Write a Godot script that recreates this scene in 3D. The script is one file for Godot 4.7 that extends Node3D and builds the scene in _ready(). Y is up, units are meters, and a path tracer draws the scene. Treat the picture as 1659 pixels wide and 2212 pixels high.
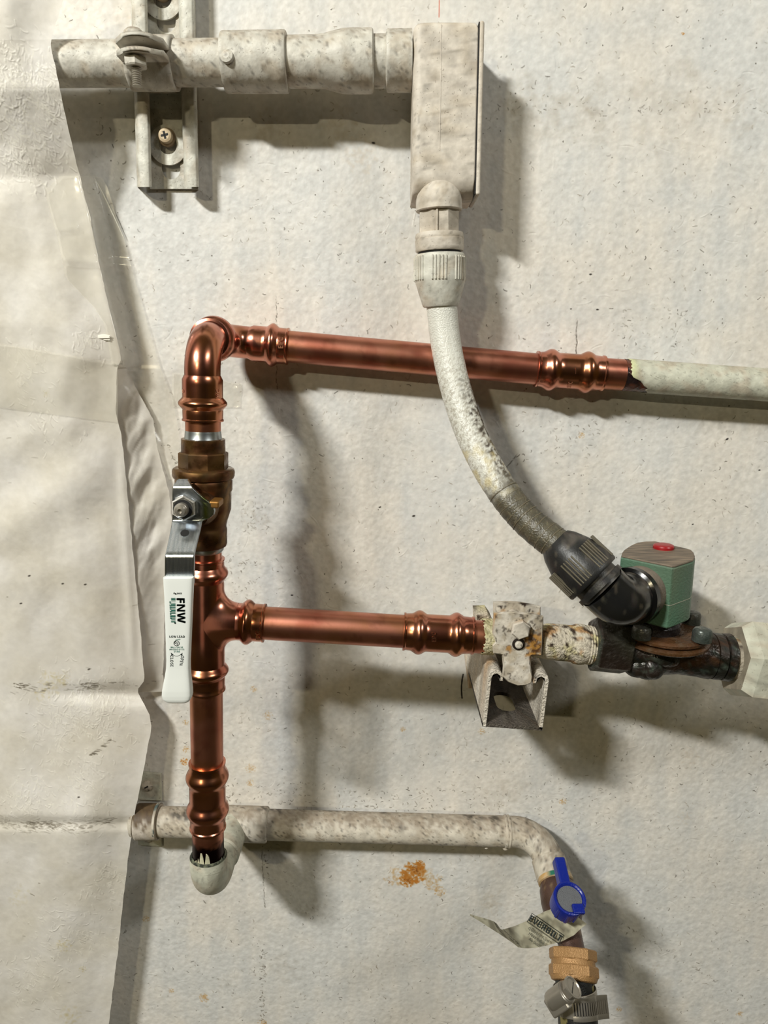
extends Node3D
# A painted basement wall with copper plumbing, conduit, a solenoid valve and a hose tap.
# World: the wall's face is z = 0, x right, y up, metres. The camera stands 0.56 m off the wall and looks down by 12 degrees.

const W := 1659.0
const H := 2212.0
const F := 1597.0
const D0 := 0.56
const PITCH := 12.0
var ct := cos(deg_to_rad(PITCH))
var st := sin(deg_to_rad(PITCH))
var rng := RandomNumberGenerator.new()
var nz := FastNoiseLite.new()
var nf := FastNoiseLite.new()
var M := {}
var used := {}

# ---------------------------------------------------------------- measuring
func ray(x: float, y: float) -> Vector3:
	var dx := (x - W / 2.0) / F
	var dy := (H / 2.0 - y) / F
	return Vector3(dx, dy * ct - st, -dy * st - ct)

func P(x: float, y: float, z: float) -> Vector3:      # the point z millimetres off the wall that the photo shows at x, y
	var d := ray(x, y)
	return Vector3(0, 0, D0) + d * ((D0 - z * 0.001) / -d.z)

func PY(x: float, y: float, height: float) -> Vector3:   # the same on a level plane
	var d := ray(x, y)
	return Vector3(0, 0, D0) + d * (height / d.y)

func S(x: float, y: float, z: float) -> float:        # metres per photo pixel there
	return (D0 - z * 0.001) / -ray(x, y).z / F

# ---------------------------------------------------------------- mesh builder
class MB:
	var v := PackedVector3Array()
	var n := PackedVector3Array()
	var c := PackedColorArray()
	var uv := PackedVector2Array()
	var ix := PackedInt32Array()
	var uvf := Rect2(0, 0, 1, 1)

	func add(p: Vector3, nn: Vector3, cc: Color) -> int:
		v.append(p)
		n.append(nn)
		c.append(cc)
		uv.append(Vector2((p.x - uvf.position.x) / uvf.size.x, (uvf.position.y - p.y) / uvf.size.y))
		return v.size() - 1

	func tri(a: int, b: int, d: int) -> void:
		var g := (v[b] - v[a]).cross(v[d] - v[a])
		if g.dot(n[a] + n[b] + n[d]) > 0.0:
			ix.append(a)
			ix.append(d)
			ix.append(b)
		else:
			ix.append(a)
			ix.append(b)
			ix.append(d)

	func quad(a: int, b: int, d: int, e: int) -> void:
		tri(a, b, d)
		tri(a, d, e)

	func face(p: Array, col: Callable) -> void:      # a flat polygon of 3 or 4 points, normal given by its winding seen from outside (counter-clockwise)
		var nn: Vector3 = (p[1] - p[0]).cross(p[2] - p[0]).normalized()
		var k := []
		for q in p:
			k.append(add(q, nn, col.call(q, nn)))
		for i in range(1, p.size() - 1):
			tri(k[0], k[i], k[i + 1])

	func mesh() -> ArrayMesh:
		var a := []
		a.resize(Mesh.ARRAY_MAX)
		a[Mesh.ARRAY_VERTEX] = v
		a[Mesh.ARRAY_NORMAL] = n
		a[Mesh.ARRAY_COLOR] = c
		a[Mesh.ARRAY_TEX_UV] = uv
		a[Mesh.ARRAY_INDEX] = ix
		var m := ArrayMesh.new()
		m.add_surface_from_arrays(Mesh.PRIMITIVE_TRIANGLES, a)
		return m

func white(_p: Vector3, _n: Vector3) -> Color:
	return Color.WHITE

func basis_z(dir: Vector3, up := Vector3.UP) -> Basis:
	var z := dir.normalized()
	var x := up.cross(z)
	if x.length() < 0.01:
		x = Vector3.RIGHT.cross(z) if absf(z.x) < 0.9 else Vector3.BACK.cross(z)
	x = x.normalized()
	return Basis(x, z.cross(x), z)

# a tube of changing radius along a path
func sweep(mb: MB, pts: Array, rads: Array, seg: int, col: Callable, caps := true, step := 0.0, crease := 0.55) -> void:
	var p := []
	var r := []
	for i in pts.size():
		if i > 0 and step > 0.0:
			var k := int((pts[i] - pts[i - 1]).length() / step)
			for j in range(1, k):
				p.append(pts[i - 1].lerp(pts[i], float(j) / k))
				r.append(lerpf(rads[i - 1], rads[i], float(j) / k))
		p.append(pts[i])
		r.append(rads[i])
	var cnt := p.size()
	var tg := []
	var segdir := []
	for i in cnt - 1:
		var d: Vector3 = p[i + 1] - p[i]
		segdir.append(d.normalized() if d.length() > 1e-7 else (segdir[-1] if segdir.size() else (p[-1] - p[0]).normalized()))
	for i in cnt:
		var d: Vector3 = (segdir[maxi(i - 1, 0)] + segdir[mini(i, cnt - 2)]).normalized()
		tg.append(d)
	var ang := []
	for i in cnt - 1:
		var l: float = (p[i + 1] - p[i]).length()
		ang.append(atan2(r[i + 1] - r[i], l))
	var u: Vector3 = basis_z(tg[0]).x
	var frames := []
	for i in cnt:
		u = (u - tg[i] * u.dot(tg[i])).normalized()
		frames.append([u, tg[i].cross(u)])
	var last := -1
	var last_a := 99.0
	for i in cnt - 1:
		var a0: float = ang[i]
		if i > 0 and absf(ang[i] - ang[i - 1]) < crease:
			a0 = (ang[i] + ang[i - 1]) / 2.0
		var a1: float = ang[i]
		if i < cnt - 2 and absf(ang[i] - ang[i + 1]) < crease:
			a1 = (ang[i] + ang[i + 1]) / 2.0
		var first: int = last
		if last < 0 or absf(a0 - last_a) > 1e-5:
			first = ring(mb, p[i], r[i], tg[i], frames[i], a0, seg, col)
		last = ring(mb, p[i + 1], r[i + 1], tg[i + 1], frames[i + 1], a1, seg, col)
		last_a = a1
		for k in seg:
			var k2 := (k + 1) % seg
			mb.quad(first + k, first + k2, last + k2, last + k)
	if caps:
		for e in [0, cnt - 1]:
			if r[e] < 1e-5:
				continue
			var nn: Vector3 = tg[e] * (-1.0 if e == 0 else 1.0)
			var m := mb.add(p[e], nn, col.call(p[e], nn))
			var b := mb.v.size()
			for k in seg:
				var a := TAU * k / seg
				var q: Vector3 = p[e] + (frames[e][0] * cos(a) + frames[e][1] * sin(a)) * r[e]
				mb.add(q, nn, col.call(q, nn))
			for k in seg:
				mb.tri(m, b + k, b + (k + 1) % seg)

func ring(mb: MB, p: Vector3, r: float, t: Vector3, fr: Array, a: float, seg: int, col: Callable) -> int:
	var first := mb.v.size()
	var ca := cos(a)
	var sa := sin(a)
	for k in seg:
		var w := TAU * k / seg
		var d: Vector3 = fr[0] * cos(w) + fr[1] * sin(w)
		var q := p + d * r
		var nn := d * ca - t * sa
		mb.add(q, nn, col.call(q, nn))
	return first

# a turned part: profile stations [distance along dir, radius], outside on its left
func turn(mb: MB, o: Vector3, dir: Vector3, prof: Array, seg: int, col: Callable, step := 0.0, caps := true) -> void:
	var d := dir.normalized()
	var fr := basis_z(d)
	var q := []
	for i in prof.size():
		if i > 0 and step > 0.0:
			var k := int(Vector2(prof[i][0] - prof[i - 1][0], prof[i][1] - prof[i - 1][1]).length() / step)
			for j in range(1, k):
				q.append(Vector2(lerpf(prof[i - 1][0], prof[i][0], float(j) / k), lerpf(prof[i - 1][1], prof[i][1], float(j) / k)))
		q.append(Vector2(prof[i][0], prof[i][1]))
	var ns := []
	for i in q.size() - 1:
		var e: Vector2 = (q[i + 1] - q[i]).normalized()
		ns.append(Vector2(-e.y, e.x))
	var last := -1
	var last_n := Vector2.ZERO
	for i in q.size() - 1:
		if q[i].distance_to(q[i + 1]) < 1e-8:
			continue
		var n0: Vector2 = ns[i]
		var n1: Vector2 = ns[i]
		if i > 0 and absf(ns[i].angle_to(ns[i - 1])) < 0.6:
			n0 = (ns[i] + ns[i - 1]).normalized()
		if i < ns.size() - 1 and absf(ns[i].angle_to(ns[i + 1])) < 0.6:
			n1 = (ns[i] + ns[i + 1]).normalized()
		var first := last
		if last < 0 or n0.distance_to(last_n) > 1e-4:
			first = lap(mb, o, d, fr, q[i], n0, seg, col)
		last = lap(mb, o, d, fr, q[i + 1], n1, seg, col)
		last_n = n1
		for k in seg:
			var k2 := (k + 1) % seg
			mb.quad(first + k, first + k2, last + k2, last + k)
	if caps:
		for e in [0, q.size() - 1]:
			if q[e].y < 2e-5:
				continue
			var sgn := -1.0 if e == 0 else 1.0
			var b := lap(mb, o, d, fr, q[e], Vector2(sgn, 0), seg, col)
			var c: Vector3 = o + d * q[e].x
			var m := mb.add(c, d * sgn, col.call(c, d * sgn))
			for k in seg:
				mb.tri(m, b + k, b + (k + 1) % seg)

func lap(mb: MB, o: Vector3, d: Vector3, fr: Basis, q: Vector2, n: Vector2, seg: int, col: Callable) -> int:
	var first := mb.v.size()
	for k in seg:
		var w := TAU * k / seg
		var r := fr.x * cos(w) + fr.y * sin(w)
		var p := o + d * q.x + r * q.y
		var nn := d * n.x + r * n.y
		mb.add(p, nn, col.call(p, nn))
	return first

# the same between two photo points [x, y, z]; the profile's stations are [pixel along the axis, radius in metres]
func lathe(mb: MB, a: Array, b: Array, prof: Array, seg: int, col: Callable, step := 0.0, caps := true) -> void:
	var ax := 1 if absf(b[1] - a[1]) > absf(b[0] - a[0]) else 0
	var pts := []
	for s in prof:
		var t: float = float(s[0] - a[ax]) / float(b[ax] - a[ax])
		pts.append(P(lerpf(a[0], b[0], t), lerpf(a[1], b[1], t), lerpf(a[2], b[2], t)))
	var far := 0
	for i in pts.size():
		if pts[i].distance_to(pts[0]) > pts[far].distance_to(pts[0]):
			far = i
	var o: Vector3 = pts[0]
	var d: Vector3 = (pts[far] - o).normalized()
	var out := []
	for i in pts.size():
		out.append([(pts[i] - o).dot(d), prof[i][1]])
	turn(mb, o, d, out, seg, col, step, caps)

func bead(s0: float, s1: float, r0: float, r1: float, k := 10) -> Array:
	var out := []
	for i in k + 1:
		var t := float(i) / k
		out.append([lerpf(s0, s1, t), r0 + (r1 - r0) * pow(sin(PI * t), 1.3)])
	return out

# corners rounded with the radius given at each
func fillet(pts: Array, rad: Array, k := 10) -> Array:
	var out := [pts[0]]
	for i in range(1, pts.size() - 1):
		var d0: Vector3 = (pts[i - 1] - pts[i]).normalized()
		var d1: Vector3 = (pts[i + 1] - pts[i]).normalized()
		var half := d0.angle_to(d1) / 2.0
		var l: float = rad[i - 1] / tan(half)
		var c: Vector3 = pts[i] + (d0 + d1).normalized() * (rad[i - 1] / sin(half))
		var s: Vector3 = pts[i] + d0 * l - c
		var e: Vector3 = pts[i] + d1 * l - c
		for j in k + 1:
			out.append(c + s.slerp(e, float(j) / k))
	out.append(pts[-1])
	return out

# an outline in the xy plane of xf, pushed along its z, with bevelled rims
func prism(mb: MB, poly_in: PackedVector2Array, xf: Transform3D, depth: float, bevel: float, col: Callable, smooth := 0.7, grid := 0.0) -> void:
	var poly := poly_in
	var area := 0.0
	for i in poly.size():
		area += poly[i].cross(poly[(i + 1) % poly.size()])
	if area < 0.0:
		poly = poly.duplicate()
		poly.reverse()
	var n := poly.size()
	var en := []
	for i in n:
		var e := (poly[(i + 1) % n] - poly[i]).normalized()
		en.append(Vector2(e.y, -e.x))
	var inset := PackedVector2Array()
	for i in n:
		var a: Vector2 = en[(i + n - 1) % n]
		var b: Vector2 = en[i]
		inset.append(poly[i] - (a + b) / maxf(1.0 + a.dot(b), 0.3) * bevel)
	var levels := [[inset, 0.0], [poly, bevel], [poly, depth - bevel], [inset, depth]]
	var slopes := [-0.7, 0.0, 0.7]
	for l in 3:
		for i in n:
			var j := (i + 1) % n
			var ids := []
			for w in [[l, i], [l, j], [l + 1, j], [l + 1, i]]:
				var q: Vector2 = levels[w[0]][0][w[1]]
				var nn: Vector2 = en[i]
				var other: Vector2 = en[(i + n - 1) % n] if w[1] == i else en[j]
				if nn.angle_to(other) < smooth and nn.angle_to(other) > -smooth:
					nn = (nn + other).normalized()
				var n3 := xf.basis * Vector3(nn.x, nn.y, slopes[l]).normalized()
				var p3 := xf * Vector3(q.x, q.y, levels[w[0]][1])
				ids.append(mb.add(p3, n3, col.call(p3, n3)))
			mb.quad(ids[0], ids[1], ids[2], ids[3])
	var tris := Geometry2D.triangulate_polygon(inset)
	if grid > 0.0:                       # points inside the face, for colours that change across it
		var box := Rect2(inset[0], Vector2.ZERO)
		for q in inset:
			box = box.expand(q)
		var all := inset.duplicate()
		for i in range(1, int(box.size.x / grid) + 1):
			for j in range(1, int(box.size.y / grid) + 1):
				var q := box.position + Vector2(i + 0.3 * (j % 2), j) * grid
				if Geometry2D.is_point_in_polygon(q, inset):
					all.append(q)
		tris = PackedInt32Array()
		var raw := Geometry2D.triangulate_delaunay(all)
		for i in range(0, raw.size(), 3):
			if Geometry2D.is_point_in_polygon((all[raw[i]] + all[raw[i + 1]] + all[raw[i + 2]]) / 3.0, inset):
				tris.append_array(raw.slice(i, i + 3))
		inset = all
	for side in 2:
		var n3 := xf.basis * Vector3(0, 0, 1 if side else -1)
		var b := mb.v.size()
		for q in inset:
			var p3 := xf * Vector3(q.x, q.y, depth * side)
			mb.add(p3, n3, col.call(p3, n3))
		for i in range(0, tris.size(), 3):
			mb.tri(b + tris[i], b + tris[i + 1], b + tris[i + 2])

func rim_at(poly: PackedVector2Array, o: Vector2, a: float) -> Vector2:
	var d := Vector2.from_angle(a)
	var best := Vector2.ZERO
	var far := 1e9
	for i in poly.size():
		var h = Geometry2D.segment_intersects_segment(o, o + d * 10.0, poly[i], poly[(i + 1) % poly.size()])
		if h != null and (h - o).length() < far:
			far = (h - o).length()
			best = h
	return best

# a plate with one hole; both outlines are seen whole from the point o
func plate(mb: MB, outer: PackedVector2Array, hole: PackedVector2Array, o: Vector2, xf: Transform3D, depth: float, col: Callable) -> void:
	var an := []
	for q in outer:
		an.append(fposmod((q - o).angle(), TAU))
	for k in 40:
		an.append(TAU * (k + 0.5) / 40.0)
	an.sort()
	var prev := []
	for i in an.size() + 1:
		var a: float = an[i % an.size()]
		var cur := [rim_at(outer, o, a + 1e-5), rim_at(hole, o, a + 1e-5)]
		if i > 0 and cur[0] != Vector2.ZERO and prev[0] != Vector2.ZERO:
			var g := func(q: Vector2, z: float) -> Vector3: return xf * Vector3(q.x, q.y, z)
			mb.face([g.call(prev[1], depth), g.call(prev[0], depth), g.call(cur[0], depth), g.call(cur[1], depth)], col)
			mb.face([g.call(cur[1], 0.0), g.call(cur[0], 0.0), g.call(prev[0], 0.0), g.call(prev[1], 0.0)], col)
			mb.face([g.call(prev[0], 0.0), g.call(cur[0], 0.0), g.call(cur[0], depth), g.call(prev[0], depth)], col)
			mb.face([g.call(cur[1], 0.0), g.call(prev[1], 0.0), g.call(prev[1], depth), g.call(cur[1], depth)], col)
		prev = cur

func rbox(mb: MB, xf: Transform3D, size: Vector3, r: float, col: Callable, k := 4) -> void:
	var h := size / 2.0 - Vector3.ONE * r
	var lat := []
	for i in k + 1:
		lat.append([-PI / 2.0 + PI / 2.0 * i / k, -1.0])
	for i in k + 1:
		lat.append([PI / 2.0 * i / k, 1.0])
	var lon := []
	for q in 4:
		for i in k + 1:
			lon.append([PI / 2.0 * (q + float(i) / k), 1.0 if q == 0 or q == 3 else -1.0, 1.0 if q < 2 else -1.0])
	var b := mb.v.size()
	for a in lat:
		for o in lon:
			var n := Vector3(cos(a[0]) * cos(o[0]), cos(a[0]) * sin(o[0]), sin(a[0]))
			var p := xf * (Vector3(o[1] * h.x, o[2] * h.y, a[1] * h.z) + n * r)
			var n3 := xf.basis * n
			mb.add(p, n3, col.call(p, n3))
	var m := lon.size()
	for i in lat.size() - 1:
		for j in m:
			var j2 := (j + 1) % m
			mb.quad(b + i * m + j, b + i * m + j2, b + (i + 1) * m + j2, b + (i + 1) * m + j)
	for e in [[0, -1.0], [lat.size() - 1, 1.0]]:
		var n3: Vector3 = xf.basis * Vector3(0, 0, e[1])
		var f := mb.v.size()
		for q in 4:
			var src: int = b + e[0] * m + q * (k + 1)
			mb.add(mb.v[src], n3, mb.c[src])
		mb.quad(f, f + 1, f + 2, f + 3)

# a smooth skin over rows of points
func skin(mb: MB, rows: Array, closed: bool, col: Callable, toward := Vector3.ZERO) -> void:
	var b := mb.v.size()
	var nr := rows.size()
	var nc: int = rows[0].size()
	var normals := []
	var ctr := Vector3.ZERO
	if closed:
		for r in rows:
			for q in r:
				ctr += q
		ctr /= float(nr * nc)
	for i in nr:
		var mid := Vector3.ZERO
		if closed:
			for q in rows[i]:
				mid += q
			mid /= float(nc)
		for j in nc:
			var jl := (j + nc - 1) % nc if closed else maxi(j - 1, 0)
			var jr := (j + 1) % nc if closed else mini(j + 1, nc - 1)
			var du: Vector3 = rows[i][jr] - rows[i][jl]
			var dv: Vector3 = rows[mini(i + 1, nr - 1)][j] - rows[maxi(i - 1, 0)][j]
			var n := du.cross(dv)
			if n.length() < 1e-12:
				n = rows[i][j] - ctr if closed else toward
			n = n.normalized()
			var out: Vector3 = rows[i][j] - mid if closed else toward
			if n.dot(out) < 0.0:
				n = -n
			mb.add(rows[i][j], n, col.call(rows[i][j], n))
	for i in nr - 1:
		for j in (nc if closed else nc - 1):
			var j2 := (j + 1) % nc
			mb.quad(b + i * nc + j, b + i * nc + j2, b + (i + 1) * nc + j2, b + (i + 1) * nc + j)

# a tube of paint or metal whose end is torn: reach(angle) gives how far along the axis the edge lies there
func torn(mb: MB, a: Vector3, b: Vector3, r: float, thick: float, reach: Callable, seg: int, col: Callable, step: float) -> void:
	var d := (b - a).normalized()
	var fr := basis_z(d)
	var l := (b - a).length()
	var rows := []
	var k := int(l / step)
	for i in range(-1, k + 1):
		var row := []
		for j in seg:
			var w := TAU * j / seg
			var rad := fr.x * cos(w) + fr.y * sin(w)
			var s: float = reach.call(w)
			row.append(a + d * lerpf(s, l, maxf(i, 0.0) / k) + rad * (r - thick if i < 0 else r))
		rows.append(row)
	skin(mb, rows, true, col)

func ngon(k: int, r: float, a0 := 0.0) -> PackedVector2Array:
	var out := PackedVector2Array()
	for i in k:
		out.append(Vector2.from_angle(a0 + TAU * i / k) * r)
	return out

func slot(w: float, l: float, k := 10) -> PackedVector2Array:
	var out := PackedVector2Array()
	for i in k + 1:
		out.append(Vector2(0, l / 2 - w / 2) + Vector2.from_angle(PI * i / k) * w / 2)
	for i in k + 1:
		out.append(Vector2(0, -l / 2 + w / 2) + Vector2.from_angle(PI + PI * i / k) * w / 2)
	return out

func flat(list: Array, z: float) -> PackedVector2Array:      # photo outline to wall-parallel coordinates at depth z
	var out := PackedVector2Array()
	for q in list:
		var p := P(q[0], q[1], z)
		out.append(Vector2(p.x, p.y))
	return out

func at_z(z: float) -> Transform3D:
	return Transform3D(Basis(), Vector3(0, 0, z * 0.001))

# ---------------------------------------------------------------- nodes
func numbered(called: String) -> String:
	used[called] = used.get(called, -1) + 1
	return called if used[called] == 0 else "%s_%03d" % [called, used[called]]

func thing(called: String, label: String, category: String, at: Vector3, group := "") -> Node3D:
	var o := Node3D.new()
	o.name = numbered(called)
	add_child(o)
	o.position = at
	o.set_meta("label", label)
	o.set_meta("category", category)
	if group:
		o.set_meta("group", group)
	return o

func part(called: String, mb: MB, mat: Material, parent: Node, label := "") -> MeshInstance3D:
	var off := Vector3.ZERO
	var q := parent
	while q != self:
		off += (q as Node3D).position
		q = q.get_parent()
	if off != Vector3.ZERO:
		for i in mb.v.size():
			mb.v[i] -= off
	var o := MeshInstance3D.new()
	o.mesh = mb.mesh()
	o.material_override = mat
	o.name = called
	parent.add_child(o, true)
	if label:
		o.set_meta("label", label)
	return o

func struct(called: String, mb: MB, mat: Material, label := "") -> MeshInstance3D:
	var o := part(called, mb, mat, self)
	o.set_meta("kind", "structure")
	if label:
		o.set_meta("label", label)
	return o

func words(parent: Node, s: String, at: Vector3, basis: Basis, height: float, mat: Material, bold := true, squeeze := 1.0) -> void:
	var t := TextMesh.new()
	var f := SystemFont.new()
	f.font_names = PackedStringArray(["Droid Sans"])
	f.font_weight = 700 if bold else 400
	t.font = f
	t.text = s
	t.font_size = 48
	var sc := height / 0.034
	t.depth = 0.0001 / sc
	t.pixel_size = 0.001
	t.curve_step = 2.0
	var o := MeshInstance3D.new()
	o.mesh = t
	o.material_override = mat
	o.name = "lettering"
	var off := Vector3.ZERO
	var q := parent
	while q != self:
		off += (q as Node3D).position
		q = q.get_parent()
	o.transform = Transform3D(basis * Basis.from_scale(Vector3(squeeze, 1, 1) * sc), at - off)
	parent.add_child(o, true)

# ---------------------------------------------------------------- colours and materials
func lin(r: int, g: int, b: int) -> Color:
	return Color8(r, g, b).srgb_to_linear()

func noise(p: Vector3, k: float) -> float:           # 0..1
	return clampf(0.5 + 0.75 * nz.get_noise_3d(p.x * k, p.y * k, p.z * k), 0.0, 1.0)

func fine(p: Vector3, k: float) -> float:
	return clampf(0.5 + 0.75 * nf.get_noise_3d(p.x * k, p.y * k, p.z * k), 0.0, 1.0)

func copper_color(p: Vector3, _n: Vector3) -> Color:
	var a := noise(p, 3500.0)
	var b := noise(p + Vector3(1, 2, 3), 2200.0)
	var c := lin(206, 139, 116).lerp(lin(184, 114, 94), smoothstep(0.3, 0.8, a))
	c = c.lerp(lin(178, 122, 76), 0.5 * smoothstep(0.5, 0.8, b))
	return c.lerp(lin(132, 76, 60), 0.3 * smoothstep(0.66, 0.85, noise(p + Vector3(3, 1, 2), 8000.0)))

func tube_color(p: Vector3, n: Vector3) -> Color:     # drawn copper tube: streaks along it
	var c := copper_color(p, n)
	var s := fine(Vector3(p.x * 0.08, p.y * 1.5, p.z * 1.5), 6000.0)
	return c.lerp(lin(150, 88, 68), 0.4 * smoothstep(0.45, 0.75, s))

func stack_color(p: Vector3, n: Vector3) -> Color:    # the same, standing upright
	var c := copper_color(p, n)
	var s := fine(Vector3(p.x * 1.5, p.y * 0.08, p.z * 1.5), 6000.0)
	return c.lerp(lin(150, 88, 68), 0.4 * smoothstep(0.45, 0.75, s))

func brass_color(p: Vector3, _n: Vector3) -> Color:
	var c := lin(112, 84, 48).lerp(lin(92, 60, 38), smoothstep(0.35, 0.75, noise(p, 7000.0)))
	return c.lerp(lin(58, 44, 28), 0.7 * smoothstep(0.55, 0.8, fine(p, 12000.0)))

func grime(p: Vector3, base: Color, amount: float, n: Vector3, dust: float) -> Color:
	var a := noise(p, 6000.0)
	var b := fine(p, 22000.0)
	var c := base.lerp(lin(196, 184, 166), 0.6 * smoothstep(0.45, 0.8, a))
	var up := smoothstep(0.25, 0.95, n.y + 0.5 * (b - 0.5))
	c = c.lerp(lin(138, 124, 108), dust * up * (0.45 + 0.55 * b))
	c = c.lerp(lin(150, 138, 122), amount * smoothstep(0.55, 0.85, b) * smoothstep(0.35, 0.7, a))
	return c.lerp(lin(60, 54, 46), amount * smoothstep(0.74, 0.86, fine(p + Vector3(5, 5, 5), 30000.0)))

func conduit_color(p: Vector3, n: Vector3) -> Color:
	return grime(p, lin(214, 212, 204), 0.55, n, 0.75)

func body_color(p: Vector3, n: Vector3) -> Color:
	return grime(p, lin(216, 209, 199), 0.4, n, 0.3)

func clean_color(p: Vector3, n: Vector3) -> Color:
	return grime(p, lin(216, 216, 208), 0.3, n, 0.3)

func pale_color(p: Vector3, n: Vector3) -> Color:     # the greenish white paint on the pipes
	return grime(p, lin(206, 208, 194), 0.35, n, 0.25)

func lower_color(p: Vector3, n: Vector3) -> Color:    # dusty low pipe, blackened along its top
	var c := grime(p, lin(214, 208, 196), 0.7, n, 0.9)
	var spot := smoothstep(0.55, 0.8, noise(p, 3500.0)) * smoothstep(0.1, 0.8, n.y)
	return c.lerp(lin(52, 46, 38), 0.8 * spot * smoothstep(0.3, 0.6, fine(p, 16000.0)))

func strap_color(p: Vector3, n: Vector3) -> Color:    # painted strap under a heap of brown dirt
	var c := grime(p, lin(216, 208, 198), 0.5, n, 0.2)
	var b := fine(p, 16000.0)
	return c.lerp(lin(70, 54, 38).lerp(lin(112, 92, 66), b), smoothstep(0.15, 0.55, n.y + 0.7 * (b - 0.5)))

func grimy_shaded_steel(p: Vector3, n: Vector3) -> Color:  # rusty dirt plus the channel's inner shadow, mixed into one colour
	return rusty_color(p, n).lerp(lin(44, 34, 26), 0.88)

func front_strap_color(p: Vector3, n: Vector3) -> Color:
	var b := fine(p, 30000.0)
	var a := noise(p, 9000.0)
	var c := lin(216, 210, 200).lerp(lin(196, 186, 170), smoothstep(0.4, 0.7, a))
	c = c.lerp(lin(70, 60, 50), 0.75 * smoothstep(0.64, 0.76, b) * smoothstep(0.3, 0.6, noise(p, 5000.0)))
	for d in [[1152, 1385, 0.010], [1142, 1376, 0.006], [1160, 1400, 0.008], [1152, 1410, 0.006], [1100, 1402, 0.003], [1067, 1330, 0.003]]:
		var o := P(d[0], d[1], 105.5)
		var k: float = 1.0 - smoothstep(0.35, 1.0, Vector2(p.x - o.x, p.y - o.y).length() / d[2] + 0.9 * (b - 0.5))
		c = c.lerp(lin(186, 136, 62).lerp(lin(92, 60, 30), smoothstep(0.4, 0.6, noise(p, 26000.0))), 0.85 * k)
	return c

func crust_color(p: Vector3, n: Vector3) -> Color:    # flaking paint over corroded metal
	var a := noise(p, 9000.0)
	var b := fine(p, 18000.0)
	var c := lin(214, 206, 190).lerp(lin(208, 200, 156), smoothstep(0.5, 0.8, a))
	c = c.lerp(lin(168, 120, 58), 0.8 * smoothstep(0.62, 0.8, noise(p + Vector3(2, 7, 1), 7000.0)))
	c = c.lerp(lin(62, 48, 36), smoothstep(0.56, 0.7, b) * smoothstep(0.35, 0.6, a + 0.35 * n.y))
	return c

func rusty_color(p: Vector3, n: Vector3) -> Color:    # painted steel with rust and chips
	var c := grime(p, lin(214, 208, 198), 0.7, n, 0.15)
	var b := fine(p, 16000.0)
	c = c.lerp(lin(178, 132, 70), 0.6 * smoothstep(0.7, 0.85, noise(p + Vector3(0.3, 0.1, 0), 5200.0)))
	return c.lerp(lin(48, 38, 30), smoothstep(0.66, 0.76, b) * smoothstep(0.4, 0.6, noise(p, 5200.0)))

func bronze_color(p: Vector3, _n: Vector3) -> Color:  # tarnished valve body
	var a := noise(p, 6000.0)
	var c := lin(46, 38, 30).lerp(lin(30, 32, 28), smoothstep(0.4, 0.7, a))
	c = c.lerp(lin(76, 50, 32), 0.7 * smoothstep(0.58, 0.8, fine(p, 6000.0)))
	return c.lerp(lin(84, 96, 88), 0.4 * smoothstep(0.7, 0.82, noise(p + Vector3(4, 2, 9), 14000.0)))

func dusty_black(p: Vector3, n: Vector3) -> Color:
	var c := lin(30, 30, 31)
	c = c.lerp(lin(96, 90, 82), 0.6 * smoothstep(0.5, 0.85, noise(p, 7000.0)) * smoothstep(-0.2, 0.8, n.y))
	return c.lerp(lin(110, 102, 88), 0.3 * smoothstep(0.72, 0.9, fine(p, 14000.0)))

func green_color(p: Vector3, n: Vector3) -> Color:
	var c := lin(84, 118, 95).lerp(lin(72, 100, 82), noise(p, 6000.0))
	c = c.lerp(lin(112, 110, 94), 0.55 * smoothstep(0.5, 0.8, fine(p, 5000.0)))
	return c.lerp(lin(120, 108, 92), 0.5 * smoothstep(0.6, 0.95, n.y))

func mat(key: String, color: Color, rough: float, metal := 0.0, painted := false) -> StandardMaterial3D:
	var m := StandardMaterial3D.new()
	m.resource_name = key
	m.albedo_color = color
	m.roughness = rough
	m.metallic = metal
	if painted:
		m.vertex_color_use_as_albedo = true
	M[key] = m
	return m

func relief(m: StandardMaterial3D, t: Texture2D, tile: float, cm: float) -> void:
	m.uv1_triplanar = true
	m.uv1_scale = Vector3.ONE / tile
	m.heightmap_enabled = true
	m.heightmap_texture = t
	m.heightmap_scale = cm

# ---------------------------------------------------------------- computed textures
func stamp(im: Image, x: float, y: float, rx: float, ry: float, a: float, c: Color, alpha: float, hard := 0.5) -> void:
	var reach := maxf(rx, ry) + 1.0
	var ca := cos(a)
	var sa := sin(a)
	var w := im.get_width()
	var h := im.get_height()
	for j in range(int(y - reach), int(y + reach) + 2):
		for i in range(int(x - reach), int(x + reach) + 2):
			var dx := i - x
			var dy := j - y
			var u := (dx * ca + dy * sa) / rx
			var v := (dy * ca - dx * sa) / ry
			var d := sqrt(u * u + v * v)
			if d < 1.0:
				var px := posmod(i, w)
				var py := posmod(j, h)
				var k := alpha * minf(1.0, (1.0 - d) / (1.0 - hard))
				im.set_pixel(px, py, im.get_pixel(px, py).lerp(c, k))

func stroke(im: Image, x: float, y: float, a: float, l: float, wd: float, bend: float, c: Color, alpha: float) -> void:
	var k := int(l / maxf(wd * 0.7, 0.6)) + 1
	for i in k:
		var t := float(i) / k
		stamp(im, x, y, wd * (0.6 + 0.6 * sin(PI * t)) + 0.35, wd * 0.8 + 0.3, a, c, alpha, 0.3)
		x += cos(a) * l / k
		y += sin(a) * l / k
		a += bend / k

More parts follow.
